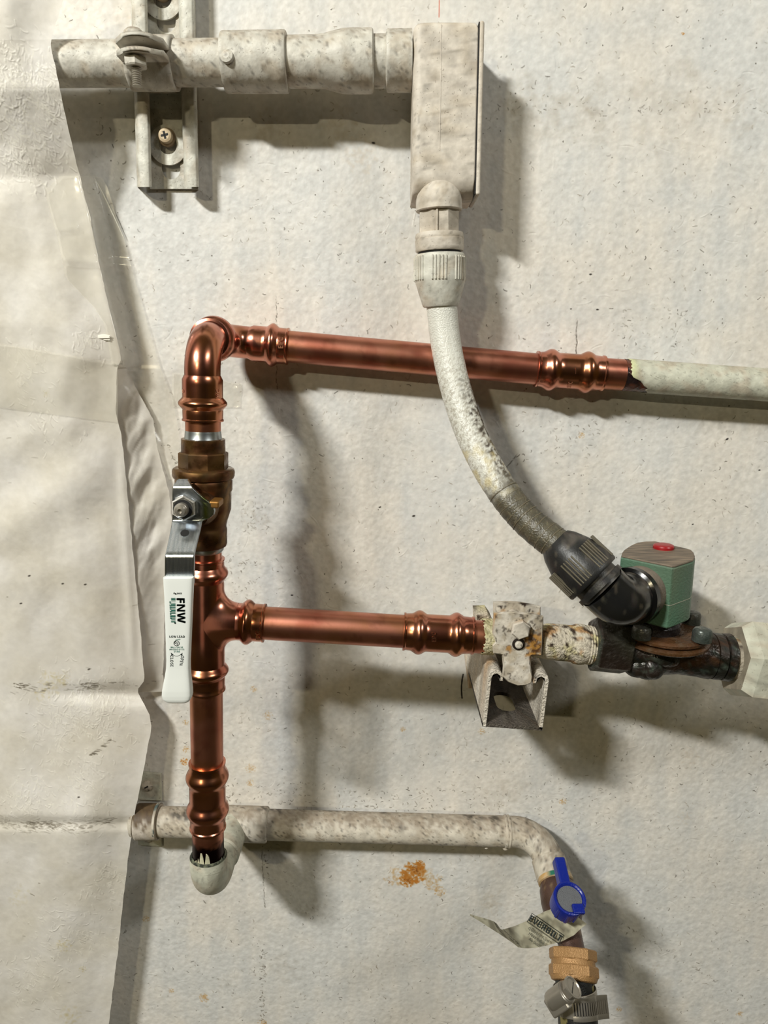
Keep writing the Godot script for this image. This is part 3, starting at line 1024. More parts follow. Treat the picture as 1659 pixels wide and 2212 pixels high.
func film() -> void:
	var at := P(100, 1100, 20)
	var t := thing("plastic_sheet", "large milky plastic sheet hung over the left side of the wall", "plastic sheet", at)
	var mb := MB.new()
	mb.uvf = Rect2(-0.36, 0.30, 0.30, 0.96)
	var rows := []
	for i in 300:
		var y := lerpf(-80, 2300, i / 299.0)
		var e := along(edge_line, y) + 1.6 * nf.get_noise_2d(y * 3.0, 4.0)
		var row := []
		for j in 70:
			var x := lerpf(-140, e, pow(j / 69.0, 0.85))
			row.append(P(x, y, sheet_z(x, y)))
		rows.append(row)
	skin(mb, rows, false, white, Vector3.BACK)
	part("sheet_panel", mb, M.sheet, t)
	for d in [[222, 727, 18, 5], [231, 733, 8, 3]]:
		var fl := MB.new()
		var o := []
		for i in 14:
			var w := TAU * i / 14
			var k := 1.0 + 0.35 * nf.get_noise_1d(i * 333.0 + d[0])
			o.append([d[0] + cos(w) * d[2] * k, d[1] + sin(w) * d[3] * k])
		var zf := sheet_z(d[0], d[1]) + 0.6
		prism(fl, flat(o, zf), at_z(zf - 0.4), 0.0008, 0.0002, white)
		part("torn_flake", fl, M.flake, t)
	# its loose margin, crumpled against the wall
	var mf := MB.new()
	mf.uvf = Rect2(-0.36, 0.30, 0.30, 0.96)
	var out := [[776, 264], [850, 300], [905, 331], [960, 338], [990, 346], [1060, 365], [1120, 371], [1200, 364], [1300, 356], [1495, 352]]
	rows = []
	for i in 150:
		var y := lerpf(778, 1496, i / 149.0)
		var a := along(edge_line, y) - 14.0
		var b := along(out, y) + 2.0 * nf.get_noise_2d(y * 4.0, 40.0)
		var row := []
		for j in 30:
			var u := j / 29.0
			var x := lerpf(a, b, u)
			var yy := y + u * (along([[778, 0], [1400, 0], [1496, -2]], y))
			var z := lerpf(sheet_z(a, y) - 3.0, 6.0, smoothstep(0.0, 1.0, u))
			z += 4.5 * nf.get_noise_2d(x * 1.1 + y * 0.4, y * 0.5) * sin(PI * clampf(u * 0.9 + 0.1, 0, 1)) * (1.0 - 0.75 * smoothstep(1180, 1300, y))
			z += 1.3 * sin((x + y * 0.75) / 12.0) * sin(PI * u) * (1.0 - smoothstep(1150, 1260, y))
			row.append(P(x, yy, maxf(z, 2.0)))
		rows.append(row)
	skin(mf, rows, false, white, Vector3.BACK)
	part("loose_margin", mf, M.sheet_fold, t, "crumpled loose margin of the sheet")
	# clear film taped from the sheet to the wall
	var c := MB.new()
	var lo := [[380, 130], [410, 98], [425, 100], [470, 112], [520, 126], [600, 142], [660, 200], [700, 226], [780, 240], [830, 256], [900, 300], [960, 338]]
	var hi := [[380, 206], [386, 222], [404, 232], [430, 240], [470, 252], [515, 268], [580, 285], [670, 310], [790, 345], [870, 375], [950, 388], [1000, 386], [1040, 374]]
	rows = []
	for i in 110:
		var y := lerpf(380, 1036, i / 109.0)
		var a := along(lo, y) if y < 960 else 338.0 + (y - 960.0) * 0.36
		var b := along(hi, y)
		var row := []
		for j in 40:
			var x := lerpf(a, b, j / 39.0)
			var e := along(edge_line, y)
			var z := lerpf(sheet_z(minf(x, e), y) + 1.2, 2.5, smoothstep(e - 6.0, e + 34.0, x)) if y < 790 else 3.0 + 3.0 * (1.0 - smoothstep(a, a + 24.0, x))
			z += 0.6 * nf.get_noise_2d(x * 1.2, y * 1.2) * (1.0 if x < e else 0.35)
			z += 2.2 * exp(-pow((y - 566.0 - (x - 200.0) * 0.1) / 8.0, 2.0)) + 1.5 * exp(-pow((y - 495.0 + (x - 140.0) * 0.1) / 6.0, 2.0)) * (1.0 if x < 170.0 else 0.0)
			row.append(P(x, y, maxf(z, 1.0)))
		rows.append(row)
	skin(c, rows, false, white, Vector3.BACK)
	var f := thing("clear_film", "clear film strip joining the upper edge of the milky sheet to the wall", "plastic film", P(250, 600, 3))
	part("film", c, M.clear_film, f)
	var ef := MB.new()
	sweep(ef, [P(204, 384, 4.5), P(222, 418, 5.0), P(245, 466, 4.5), P(267, 514, 3.5)], [0.0001, 0.00042, 0.00036, 0.0001], 8, white)  # pale strand added in place of the glint on the film's crease
	part("edge_glint", ef, M.film_glint, f, "pale strip standing in for the glint along the film crease")
	# packing tape across the sheet, and its far end on the wall behind the upright copper pipe
	for d in [["packing_tape", "clear packing tape band stretched across the milky plastic sheet", -60.0, 254.0], ["packing_tape", "clear packing tape end stuck to the wall behind the upright copper pipe", 372.0, 522.0]]:
		var m := MB.new()
		rows = []
		for i in 26:
			var u := i / 25.0
			var row := []
			for j in 60:
				var x := lerpf(d[2], d[3] - (3.0 * u + 1.5 * nf.get_noise_2d(u * 300.0, 3.0) if d[2] > 0 else 0.0), j / 59.0)
				var y := lerpf(743.0 + x * 0.165, 880.0 + x * 0.13 if d[2] < 0 else 880.0, u)
				var z := sheet_z(minf(x, along(edge_line, y)), y) + 1.4 if d[2] < 0 else 1.2
				z += 0.9 * nf.get_noise_2d(x * 3.0, y * 0.7) + (0.8 * maxf(0.0, sin(y / 7.0 + 0.4)) * smoothstep(488, 520, x) if d[2] > 0 else 0.0)
				row.append(P(x, y, maxf(z, 0.4)))
			rows.append(row)
		skin(m, rows, false, white, Vector3.BACK)
		var k := thing(d[0], d[1], "tape", P((d[2] + d[3]) / 2, 820, 2))
		part("tape", m, M.clear_film, k)

# ---------------------------------------------------------------- upper strut, conduit clamp
func strut_upper() -> void:
	var t := thing("strut_channel", "short upright strut channel screwed to the wall under the grey conduit", "strut channel", P(360, 408, 0))
	var top := -260.0
	for d in [[[top, 275, 312], [404, 296, 328]], [[top, 377, 414], [404, 398, 430]]]:      # the two lips with their side walls
		var left: bool = d[0][1] < 300
		var mb := MB.new()
		var rows := []
		for r in 40:
			var u := r / 39.0
			var y: float = lerpf(d[0][0], d[1][0] + (2.0 * nf.get_noise_1d(r * 90.0) if r == 39 else 0.0), u)
			var x0: float = lerpf(d[0][1], d[1][1], u)
			var x1: float = lerpf(d[0][2], d[1][2], u)
			var o := x0 if left else x1
			var n := x1 if left else x0
			var s := 1.0 if left else -1.0
			# section: from the back up the outer wall, round, over the lip, round, down the lip's edge, back inside
			var row := []
			var half := [[0.0, 0.5], [0.0, 6.0], [0.0, 9.0], [1.2, 11.6], [4.0, 13.2], [8.0, 13.8], [16.0, 14.0], [24.0, 13.8], [28.0, 13.0], [30.5, 11.5], [31.5, 9.0], [31.5, 6.5], [25.0, 6.5], [24.0, 9.5], [20.0, 11.0], [10.0, 11.0], [6.0, 9.0], [6.0, 0.5]]
			for h in half:
				var w: float = absf(n - o)
				row.append(P(o + s * h[0] * w / 31.5, y, h[1] * 1.3))
			rows.append(row)
		skin(mb, rows, true, clean_color)
		for e in [0, 39]:
			var nn := Vector3.UP if e == 0 else Vector3.DOWN
			var ids := []
			for q in rows[e]:
				ids.append(mb.add(q, nn, lin(120, 110, 98)))
			for k in 8:
				mb.quad(ids[k], ids[k + 1], ids[16 - k], ids[17 - k])
		part("side_lip", mb, M.paint, t)
	# back plate in three lengths, two of them slotted
	var bp := MB.new()
	for d in [[-260.0, -70.0, 0.0, 0.0], [-70.0, 130.0, 20.0, -130.0], [130.0, 236.0, 0.0, 0.0], [236.0, 408.0, 340.0, 0.0]]:
		var y0: float = d[0]
		var y1: float = d[1]
		var q := flat([[lerpf(281, 296, (y0 + 70) / 474.0), y0], [lerpf(420, 430, (y0 + 70) / 474.0), y0], [lerpf(420, 428, (y1 + 70) / 474.0), y1], [lerpf(281, 324, (y1 + 70) / 474.0) if y1 > 400 else lerpf(281, 296, (y1 + 70) / 474.0), y1]], 2.5)
		if d[2] == 0.0:
			prism(bp, q, at_z(0.6), 0.0022, 0.0002, clean_color)
		else:
			var o := P(lerpf(356, 368, (d[2] + 20) / 360.0), d[2], 2.5)
			var hole := PackedVector2Array()
			for k in slot(0.0132, 0.029):
				hole.append(Vector2(o.x, o.y) + k)
			plate(bp, q, hole, Vector2(o.x, o.y), at_z(0.6), 0.0022, clean_color)
	part("back_plate", bp, M.paint, t)
	for d in [[364.0, 314.0, 300.0, 1.0], [352.0, -2.0, -14.0, 0.0]]:
		var w := MB.new()
		var wc := P(d[0], d[1], 3.2)
		plate(w, ngon(40, 0.0132), ngon(28, 0.0062), Vector2(0, 0), Transform3D(Basis(), wc), 0.0016, clean_color)
		part("washer", w, M.paint, t)
		var s := MB.new()
		var sc := P(d[0], d[2], 1.0)
		turn(s, sc, Vector3.BACK, [[0.0, 0.0056], [0.0042, 0.0061], [0.0048, 0.0054]], 28, col(lin(176, 156, 130)))
		turn(s, sc + Vector3(0, 0, 0.0046), Vector3.BACK, [[0.0, 0.0046], [0.0030, 0.0050], [0.0044, 0.0044], [0.0050, 0.003]], 28, col(lin(206, 186, 156)))
		var sm := part("screw", s, M.paint, t, "brownish cross-head screw")
		for a in 2:
			var x := MB.new()
			rbox(x, Transform3D(Basis(Vector3.BACK, PI / 2 * a + 0.2), sc + Vector3(0, 0, 0.0092)), Vector3(0.0052, 0.0016, 0.0012), 0.0003, white)
			part("cross_recess", x, M.dark, sm)
	# clamp round the conduit: two halves with ears that stick out, bolt upright through them
	var cl := thing("conduit_clamp", "bolted two-piece strap clamp holding the grey conduit on the upper strut channel", "pipe clamp", P(330, 140, 28))
	var ax := P(330, 137, 32.0)
	var wd := S(330, 137, 34) * 98
	for up in [1.0, -1.0]:
		var mb := MB.new()
		var rows := []
		# section in y (up) and z: foot in the channel, round the pipe, out to the ear
		var pts := []
		for k in 15:
			var a := lerpf(deg_to_rad(232), deg_to_rad(16), k / 14.0)     # 90 = top of the pipe, 0 = toward the viewer
			pts.append(Vector2(cos(a) * 0.0147, sin(a) * 0.0147))
		pts.push_front(Vector2(-0.0215, -0.0095))
		pts.append(Vector2(0.0165, 0.0032))
		pts.append(Vector2(0.0260, 0.0034))
		pts.append(Vector2(0.0330, 0.0036 if up > 0 else 0.0046))
		for k in pts.size():
			var q: Vector2 = pts[k]
			var u := float(k) / (pts.size() - 1)
			var nrm: Vector2 = (pts[mini(k + 1, pts.size() - 1)] - pts[maxi(k - 1, 0)]).orthogonal().normalized() * 0.0014
			var half := wd * (0.5 if k > 2 else 0.33)
			if q.x > 0.027:
				half *= 0.84
			if q.x > 0.032:
				half *= 0.72
			var row := []
			for j in 13:
				var v := j / 12.0 * 2.0 - 1.0
				var bulge := 0.0035 * (1.0 - v * v) if q.x > 0.030 else 0.0
				row.append(ax + Vector3(v * half, (q.y + nrm.y) * up, q.x + nrm.x + bulge))
			for j in 13:
				var v := 1.0 - j / 12.0 * 2.0
				var bulge := 0.0035 * (1.0 - v * v) if q.x > 0.030 else 0.0
				row.append(ax + Vector3(v * half, (q.y - nrm.y) * up, q.x - nrm.x + bulge))
			rows.append(row)
		# close the ear's front
		var endrow := []
		for j in 26:
			endrow.append(rows[-1][j].lerp(rows[-1][25 - j], 0.5))
		rows.append(endrow)
		skin(mb, rows, true, conduit_color)
		part("strap_half", mb, M.paint, cl)
	var b := MB.new()
	var bo := ax + Vector3(-0.003, 0, 0.0262)
	turn(b, bo + Vector3(0, 0.0055, 0), Vector3.UP, [[0.0, 0.0062], [0.0025, 0.0060], [0.0042, 0.0042], [0.0048, 0.001]], 24, conduit_color)
	part("bolt_head", b, M.paint, cl)
	b = MB.new()
	prism(b, ngon(6, 0.0072, 0.3), Transform3D(basis_z(Vector3.DOWN, Vector3.BACK), bo + Vector3(0, -0.0062, 0)), 0.0052, 0.0007, col(lin(206, 202, 192)))
	part("hex_nut", b, M.paint, cl)
	b = MB.new()
	var pr := []
	for k in 22:
		pr.append([0.009 + k * 0.00062, 0.0032 if k % 2 else 0.0026])
	turn(b, bo, Vector3.DOWN, pr, 18, col(lin(190, 184, 168)))
	part("bolt_thread", b, M.dull_steel, cl)

# ---------------------------------------------------------------- conduit, its body, the liquid-tight hose
func conduit() -> void:
	var z := 32.0
	var k := S(600, 135, z)
	var t := thing("conduit_run", "dusty grey-white horizontal conduit with couplings along the top", "conduit", P(500, 135, z))
	var a := [-160.0, 141.0, z]
	var b := [890.0, 132.0, z]
	var mb := MB.new()
	lathe(mb, a, b, [[-600, 43.5 * k], [488, 46.0 * k]], 56, conduit_color, 0.0016)
	part("conduit_pipe", mb, M.paint, t)
	mb = MB.new()
	lathe(mb, a, b, [[483, 49 * k], [484, 57.5 * k], [487, 59 * k], [618, 60 * k], [621, 58 * k], [622, 48 * k]], 56, conduit_color, 0.0016)
	part("coupling", mb, M.paint, t)
	mb = MB.new()
	turn(mb, P(492, 124, z + 16.4), Vector3(-0.2, 0.2, 1), [[0.0, 0.0042], [0.002, 0.004], [0.003, 0.002]], 16, conduit_color)
	part("set_screw", mb, M.paint, t)
	mb = MB.new()
	lathe(mb, a, b, [[620, 50 * k], [682, 50.5 * k], [700, 52 * k], [722, 57 * k], [740, 61 * k], [756, 62 * k], [800, 62 * k], [805, 61 * k], [807, 58 * k], [808, 50 * k]], 56, conduit_color, 0.0016)
	part("flared_coupling", mb, M.paint, t)
	mb = MB.new()
	lathe(mb, a, b, [[806, 51 * k], [836, 51 * k]], 56, conduit_color, 0.0016)
	part("nipple", mb, M.paint, t)
	# conduit body: a tall box with rounded edges, a cover plate on its right side, hubs left and below
	var o := thing("junction_box", "tall dusty white junction box where conduit turns down into a hose", "conduit body", P(970, 235, 20))
	mb = MB.new()
	lathe(mb, a, b, [[833, 52 * k], [835, 58 * k], [838, 59.5 * k], [889, 60 * k]], 56, conduit_color, 0.0016)
	part("hub", mb, M.paint, o)
	var f := 51.0
	var p0 := P(893, 60, f)
	var p1 := P(1034, 60, f)
	var top := P(965, 41, f).y
	var bot := P(965, 429, f - 9.0).y
	var wdt := p1.x - p0.x
	mb = MB.new()
	# section rows from top to bottom; front rounds back at the foot
	var rows := []
	var dep := 0.043
	for i in 64:
		var u := i / 63.0
		var y := lerpf(top, bot, u)
		var dt := (top - y)
		var db := (y - bot)
		var inset := 0.0
		if dt < 0.006:
			inset = 0.006 - sqrt(maxf(0.0, 0.000036 - pow(0.006 - dt, 2)))
		var front := 0.051
		if db < 0.013:
			front -= 0.013 - sqrt(maxf(0.0, 0.000169 - pow(0.013 - db, 2)))
		elif dt < 0.005:
			front -= 0.005 - sqrt(maxf(0.0, 0.000025 - pow(0.005 - dt, 2)))
		var cx := (p0.x + p1.x) / 2
		var w2 := wdt / 2.0 - inset * 0.9
		var row := []
		var back := 0.051 - dep
		for q in [[1, 1], [-1, 1], [-1, -1], [1, -1]]:
			var rr := minf(0.0052 if q[0] < 0 else 0.0012, (front - back) / 2.2)
			var r2 := minf(0.0012 if (q[0] > 0 and q[1] < 0) or (q[0] > 0 and q[1] > 0) else 0.0052, (front - back) / 2.2)
			var c := Vector2(cx + q[0] * (w2 - rr), (front - rr) if q[1] > 0 else (back + rr))
			var a0: float = {[1, 1]: 0.0, [-1, 1]: PI / 2, [-1, -1]: PI, [1, -1]: PI * 1.5}[q]
			for s in 7:
				var v := c + Vector2.from_angle(a0 + PI / 2 * s / 6.0) * rr
				row.append(Vector3(v.x, y, v.y))
			# points along the flat that follows
			var nx: Vector2 = {[1, 1]: Vector2(cx - w2 + rr, front), [-1, 1]: Vector2(cx - w2, back + rr), [-1, -1]: Vector2(cx + w2 - rr, back), [1, -1]: Vector2(cx + w2, front - rr)}[q]
			var now := Vector2(row[-1].x, row[-1].z)
			for s in range(1, 6):
				var v := now.lerp(nx, s / 6.0)
				row.append(Vector3(v.x, y, v.y))
		rows.append(row)
	skin(mb, rows, true, body_color)
	var capc := MB.new()
	for e in [0, 63]:
		var nn := Vector3.UP if e == 0 else Vector3.DOWN
		var m := Vector3.ZERO
		for q in rows[e]:
			m += q / rows[e].size()
		var c0 := mb.add(m, nn, body_color(m, nn))
		var first := mb.v.size()
		for q in rows[e]:
			mb.add(q, nn, body_color(q, nn))
		for j in rows[e].size():
			mb.tri(c0, first + j, first + (j + 1) % rows[e].size())
	part("box", mb, M.lumpy, o)
	# cover plate on the right side
	mb = MB.new()
	var cy := (top + bot) / 2
	rbox(mb, Transform3D(Basis(), Vector3(p1.x + 0.0021, cy, 0.0292)), Vector3(0.0032, top - bot - 0.001, 0.0435), 0.0015, body_color, 3)
	part("cover_plate", mb, M.paint, o)
	mb = MB.new()
	rbox(mb, Transform3D(Basis(), Vector3(p1.x + 0.0004, cy, 0.0292)), Vector3(0.0008, top - bot - 0.002, 0.0428), 0.0005, white, 2)
	part("gasket", mb, M.dark, o)
	mb = MB.new()
	rbox(mb, Transform3D(Basis(), Vector3(P(951, 235, 51).x, cy + 0.012, 0.051)), Vector3(0.0006, top - bot - 0.03, 0.0005), 0.0002, body_color, 2)
	part("mould_line", mb, M.paint, o)
	for y in [70.0, 412.0]:
		mb = MB.new()
		turn(mb, Vector3(p1.x + 0.003, P(1045, y, 30).y, 0.03), Vector3.RIGHT, [[0.0, 0.0034], [0.0012, 0.0033], [0.002, 0.002]], 18, body_color)
		part("cover_screw", mb, M.paint, o)
	# bottom hub: a dome growing out of the front, then a sleeve
	mb = MB.new()
	var hz := 41.0
	var kk := S(948, 440, hz)
	lathe(mb, [947.0, 380, hz], [948.5, 460, hz], [[384, 2 * kk], [386, 12 * kk], [391, 24 * kk], [398, 34 * kk], [408, 42 * kk], [420, 47 * kk], [434, 49.5 * kk], [455, 50 * kk], [457, 48 * kk], [457.5, 40 * kk]], 56, body_color, 0.0016)
	part("hose_hub", mb, M.paint, o)

func hose() -> void:
	var z := 41.0
	var t := thing("hose_connector", "white painted ribbed gland nut joining the junction box to the hose", "connector", P(950, 560, z))
	var k := S(950, 550, z)
	var mb := MB.new()
	var y0 := P(948, 445, z)
	var y1 := P(949, 508, z)
	var ax := (y1 - y0).normalized()
	prism(mb, ngon(8, 43 * k, PI / 8), Transform3D(basis_z(ax, Vector3.BACK), y0), (y1 - y0).length(), 0.0005, body_color, 0.2)
	for s in [-1.0, 1.0]:
		rbox(mb, Transform3D(Basis(), P(948.5 + s * 38.5, 478, z + 3)), Vector3(0.0022, 0.019, 0.004), 0.0006, body_color, 2)
	rbox(mb, Transform3D(Basis(), P(944, 478, z + 12.6)), Vector3(0.0015, 0.018, 0.0016), 0.0005, body_color, 2)
	part("hex_body", mb, M.paint, t)
	mb = MB.new()
	lathe(mb, [949.0, 500, z], [950.0, 560, z], [[504, 40 * k], [505, 50.5 * k], [512, 52 * k], [516, 51.5 * k], [518, 51 * k], [519, 52.5 * k], [541, 52 * k], [544, 50 * k], [545, 44 * k]], 48, body_color, 0.0016)
	part("collar", mb, M.paint, t)
	mb = MB.new()
	lathe(mb, [949.0, 530, z], [950.0, 560, z], [[540, 46 * k], [556, 46 * k]], 40, white)
	part("seal_gap", mb, M.dark, t)
	mb = MB.new()
	lathe(mb, [950.0, 540, z], [952.0, 670, z], [[549, 44 * k], [550, 52 * k], [556, 54.5 * k], [603, 55 * k], [612, 53.5 * k], [630, 48.5 * k], [650, 42.5 * k], [660, 39.5 * k], [663, 37 * k], [664, 32 * k]], 48, clean_color, 0.0016)
	part("gland_nut", mb, M.paint, t)
	for g in [0.0, -0.95, 0.95, -1.9, 1.9]:
		for j in 5:
			var a: float = g + (j - 2) * 0.13 - 0.1
			var r := 54.6 * k
			var c := P(950, 582, z)
			mb = MB.new()
			rbox(mb, Transform3D(Basis(Vector3.UP, a), c + Vector3(sin(a) * r, 0, cos(a) * r)), Vector3(0.0011, 0.0155, 0.0016), 0.0004, clean_color, 2)
			part("rib", mb, M.paint, t)
	# the hose itself
	var h := thing("flexible_hose", "grimy white flexible conduit hose curving down to the black elbow", "hose", P(1020, 920, 60))
	var ctl := [[951, 640, 41], [955, 670, 41], [960, 720, 43], [969, 775, 48], [986, 845, 57], [1009, 915, 66], [1043, 990, 78], [1087, 1062, 90], [1140, 1125, 101], [1205, 1178, 113], [1224, 1194, 117]]
	var cu := Curve3D.new()
	for i in ctl.size():
		var p := P(ctl[i][0], ctl[i][1], ctl[i][2])
		var q := P(ctl[mini(i + 1, ctl.size() - 1)][0], ctl[mini(i + 1, ctl.size() - 1)][1], ctl[mini(i + 1, ctl.size() - 1)][2])
		var l := P(ctl[maxi(i - 1, 0)][0], ctl[maxi(i - 1, 0)][1], ctl[maxi(i - 1, 0)][2])
		var d := (q - l) / 6.0
		cu.add_point(p, -d, d)
	var pts := []
	var rad := []
	var len := cu.get_baked_length()
	var n := 210
	for i in n:
		var s := len * i / (n - 1)
		pts.append(cu.sample_baked(s, true))
		var u := float(i) / n
		rad.append(0.0103 + 0.00012 * nf.get_noise_1d(s * 9000.0) + (0.00012 * sin(s * 900.0) if u > 0.66 else 0.0))
	mb = MB.new()
	var jacket := func(p: Vector3, nn: Vector3) -> Color:
		var a := noise(p, 8000.0)
		var b := fine(p, 28000.0)
		var b2 := fine(p + Vector3(7, 3, 5), 42000.0)
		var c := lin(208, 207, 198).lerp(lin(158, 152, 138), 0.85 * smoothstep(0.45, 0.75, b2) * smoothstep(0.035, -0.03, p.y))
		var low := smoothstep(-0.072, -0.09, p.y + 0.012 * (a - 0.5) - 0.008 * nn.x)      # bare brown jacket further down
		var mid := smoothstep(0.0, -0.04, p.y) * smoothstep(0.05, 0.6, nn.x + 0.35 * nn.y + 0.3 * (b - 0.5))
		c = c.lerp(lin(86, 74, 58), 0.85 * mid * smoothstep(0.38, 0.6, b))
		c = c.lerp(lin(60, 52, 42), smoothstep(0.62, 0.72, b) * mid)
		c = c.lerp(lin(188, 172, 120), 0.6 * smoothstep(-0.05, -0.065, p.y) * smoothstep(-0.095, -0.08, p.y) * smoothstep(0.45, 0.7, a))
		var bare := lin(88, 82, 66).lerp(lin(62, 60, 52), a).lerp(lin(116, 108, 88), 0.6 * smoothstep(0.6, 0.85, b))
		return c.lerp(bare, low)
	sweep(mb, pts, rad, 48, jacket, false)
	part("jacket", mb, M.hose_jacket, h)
	# thin spiral marks where the jacket is bare
	for i in 9:
		var s := len * (0.72 + 0.027 * i)
		var p := cu.sample_baked(s, true)
		var d := (cu.sample_baked(minf(s + 0.002, len), true) - cu.sample_baked(s - 0.002, true)).normalized()
		mb = MB.new()
		turn(mb, p - d * 0.0004, d.rotated(Vector3.BACK, 0.12 * sin(i * 2.3)), [[0.0, 0.0102], [0.0001, 0.01052], [0.0006, 0.01052], [0.0008, 0.0102]], 40, col(lin(100, 92, 74)), 0.0, false)
		part("wrap_line", mb, M.hose_jacket, h)
	mb = MB.new()
	var flake := func(p: Vector3, _n: Vector3) -> Color: return lin(150, 96, 40).lerp(lin(70, 46, 26), fine(p, 30000.0))
	for i in 5:
		rbox(mb, Transform3D(Basis(Vector3.BACK, 0.25 + 0.1 * i), P(973 + i * 2.2, 704 + i * 6.0, 48.0 + i * 0.6)), Vector3(0.0026 - i * 0.0002, 0.0042, 0.0008), 0.0003, flake, 2)
	part("rust_flake", mb, M.hose_jacket, h)

# ---------------------------------------------------------------- copper
const R := 0.0111          # 3/4 inch tube
const ZV := 90.0           # the upright stands this far off the wall, mm
const ZU := 20.0           # the upper pipe

func socket(a: Array, b: Array, s: Array, mb: MB, c: Callable) -> void:
	# press-fit end along an axis: s = [start of sleeve, bead start, bead end, end of skirt], pixels
	var prof := [[s[0], R * 1.02]]
	var dir := signf(s[3] - s[0])
	prof.append([s[0] + dir * 9.0, R * 1.13])
	prof.append_array(bead(s[1], s[2], R * 1.13, R * 1.37))
	prof.append([s[2] + dir * 1.5, R * 1.14])
	prof.append([s[3] - dir * 5.0, R * 1.13])
	prof.append([s[3] - dir * 3.0, R * 1.17])
	prof.append([s[3], R * 1.17])
	prof.append([s[3] + dir * 0.5, R * 1.0])
	lathe(mb, a, b, prof, 56, c, 0.0022, false)

func coupling_at(a: Array, b: Array, s: Array, mb: MB, c: Callable) -> void:
	# double-ended: [start, bead, bead end, bead, bead end, end]
	var d := signf(s[5] - s[0])
	var prof := [[s[0], R], [s[0] + d * 0.5, R * 1.15], [s[0] + d * 4.0, R * 1.15], [s[0] + d * 6.0, R * 1.1]]
	prof.append_array(bead(s[1], s[2], R * 1.13, R * 1.34))
	prof.append_array(bead(s[3], s[4], R * 1.13, R * 1.34))
	prof.append_array([[s[5] - d * 6.0, R * 1.1], [s[5] - d * 4.0, R * 1.15], [s[5] - d * 0.5, R * 1.15], [s[5], R]])
	lathe(mb, a, b, prof, 56, c, 0.0022, false)

var up0 := [436.0, 700.0, ZV]        # axis of the upright, photo points
var up1 := [450.0, 1850.0, ZV]
var hp0 := [500.0, 737.4, ZU]        # axis of the upper pipe
var hp1 := [1156.0, 797.0, ZU]
var hp2 := [1760.0, 838.5, ZU]
var tb0 := [443.8, 1338.2, ZV]       # axis of the tee's branch
var tb1 := [1023.0, 1373.0, ZV]

func axis(a: Array, b: Array, s: float) -> Vector3:
	var k := 1 if absf(b[1] - a[1]) > absf(b[0] - a[0]) else 0
	var t: float = (s - float(a[k])) / float(b[k] - a[k])
	return P(lerpf(a[0], b[0], t), lerpf(a[1], b[1], t), lerpf(a[2], b[2], t))

func stamped(parent: Node, at: Vector3, s: String, b: Basis, h: float) -> void:
	words(parent, s, at, b, h, M.copper_mark, true)

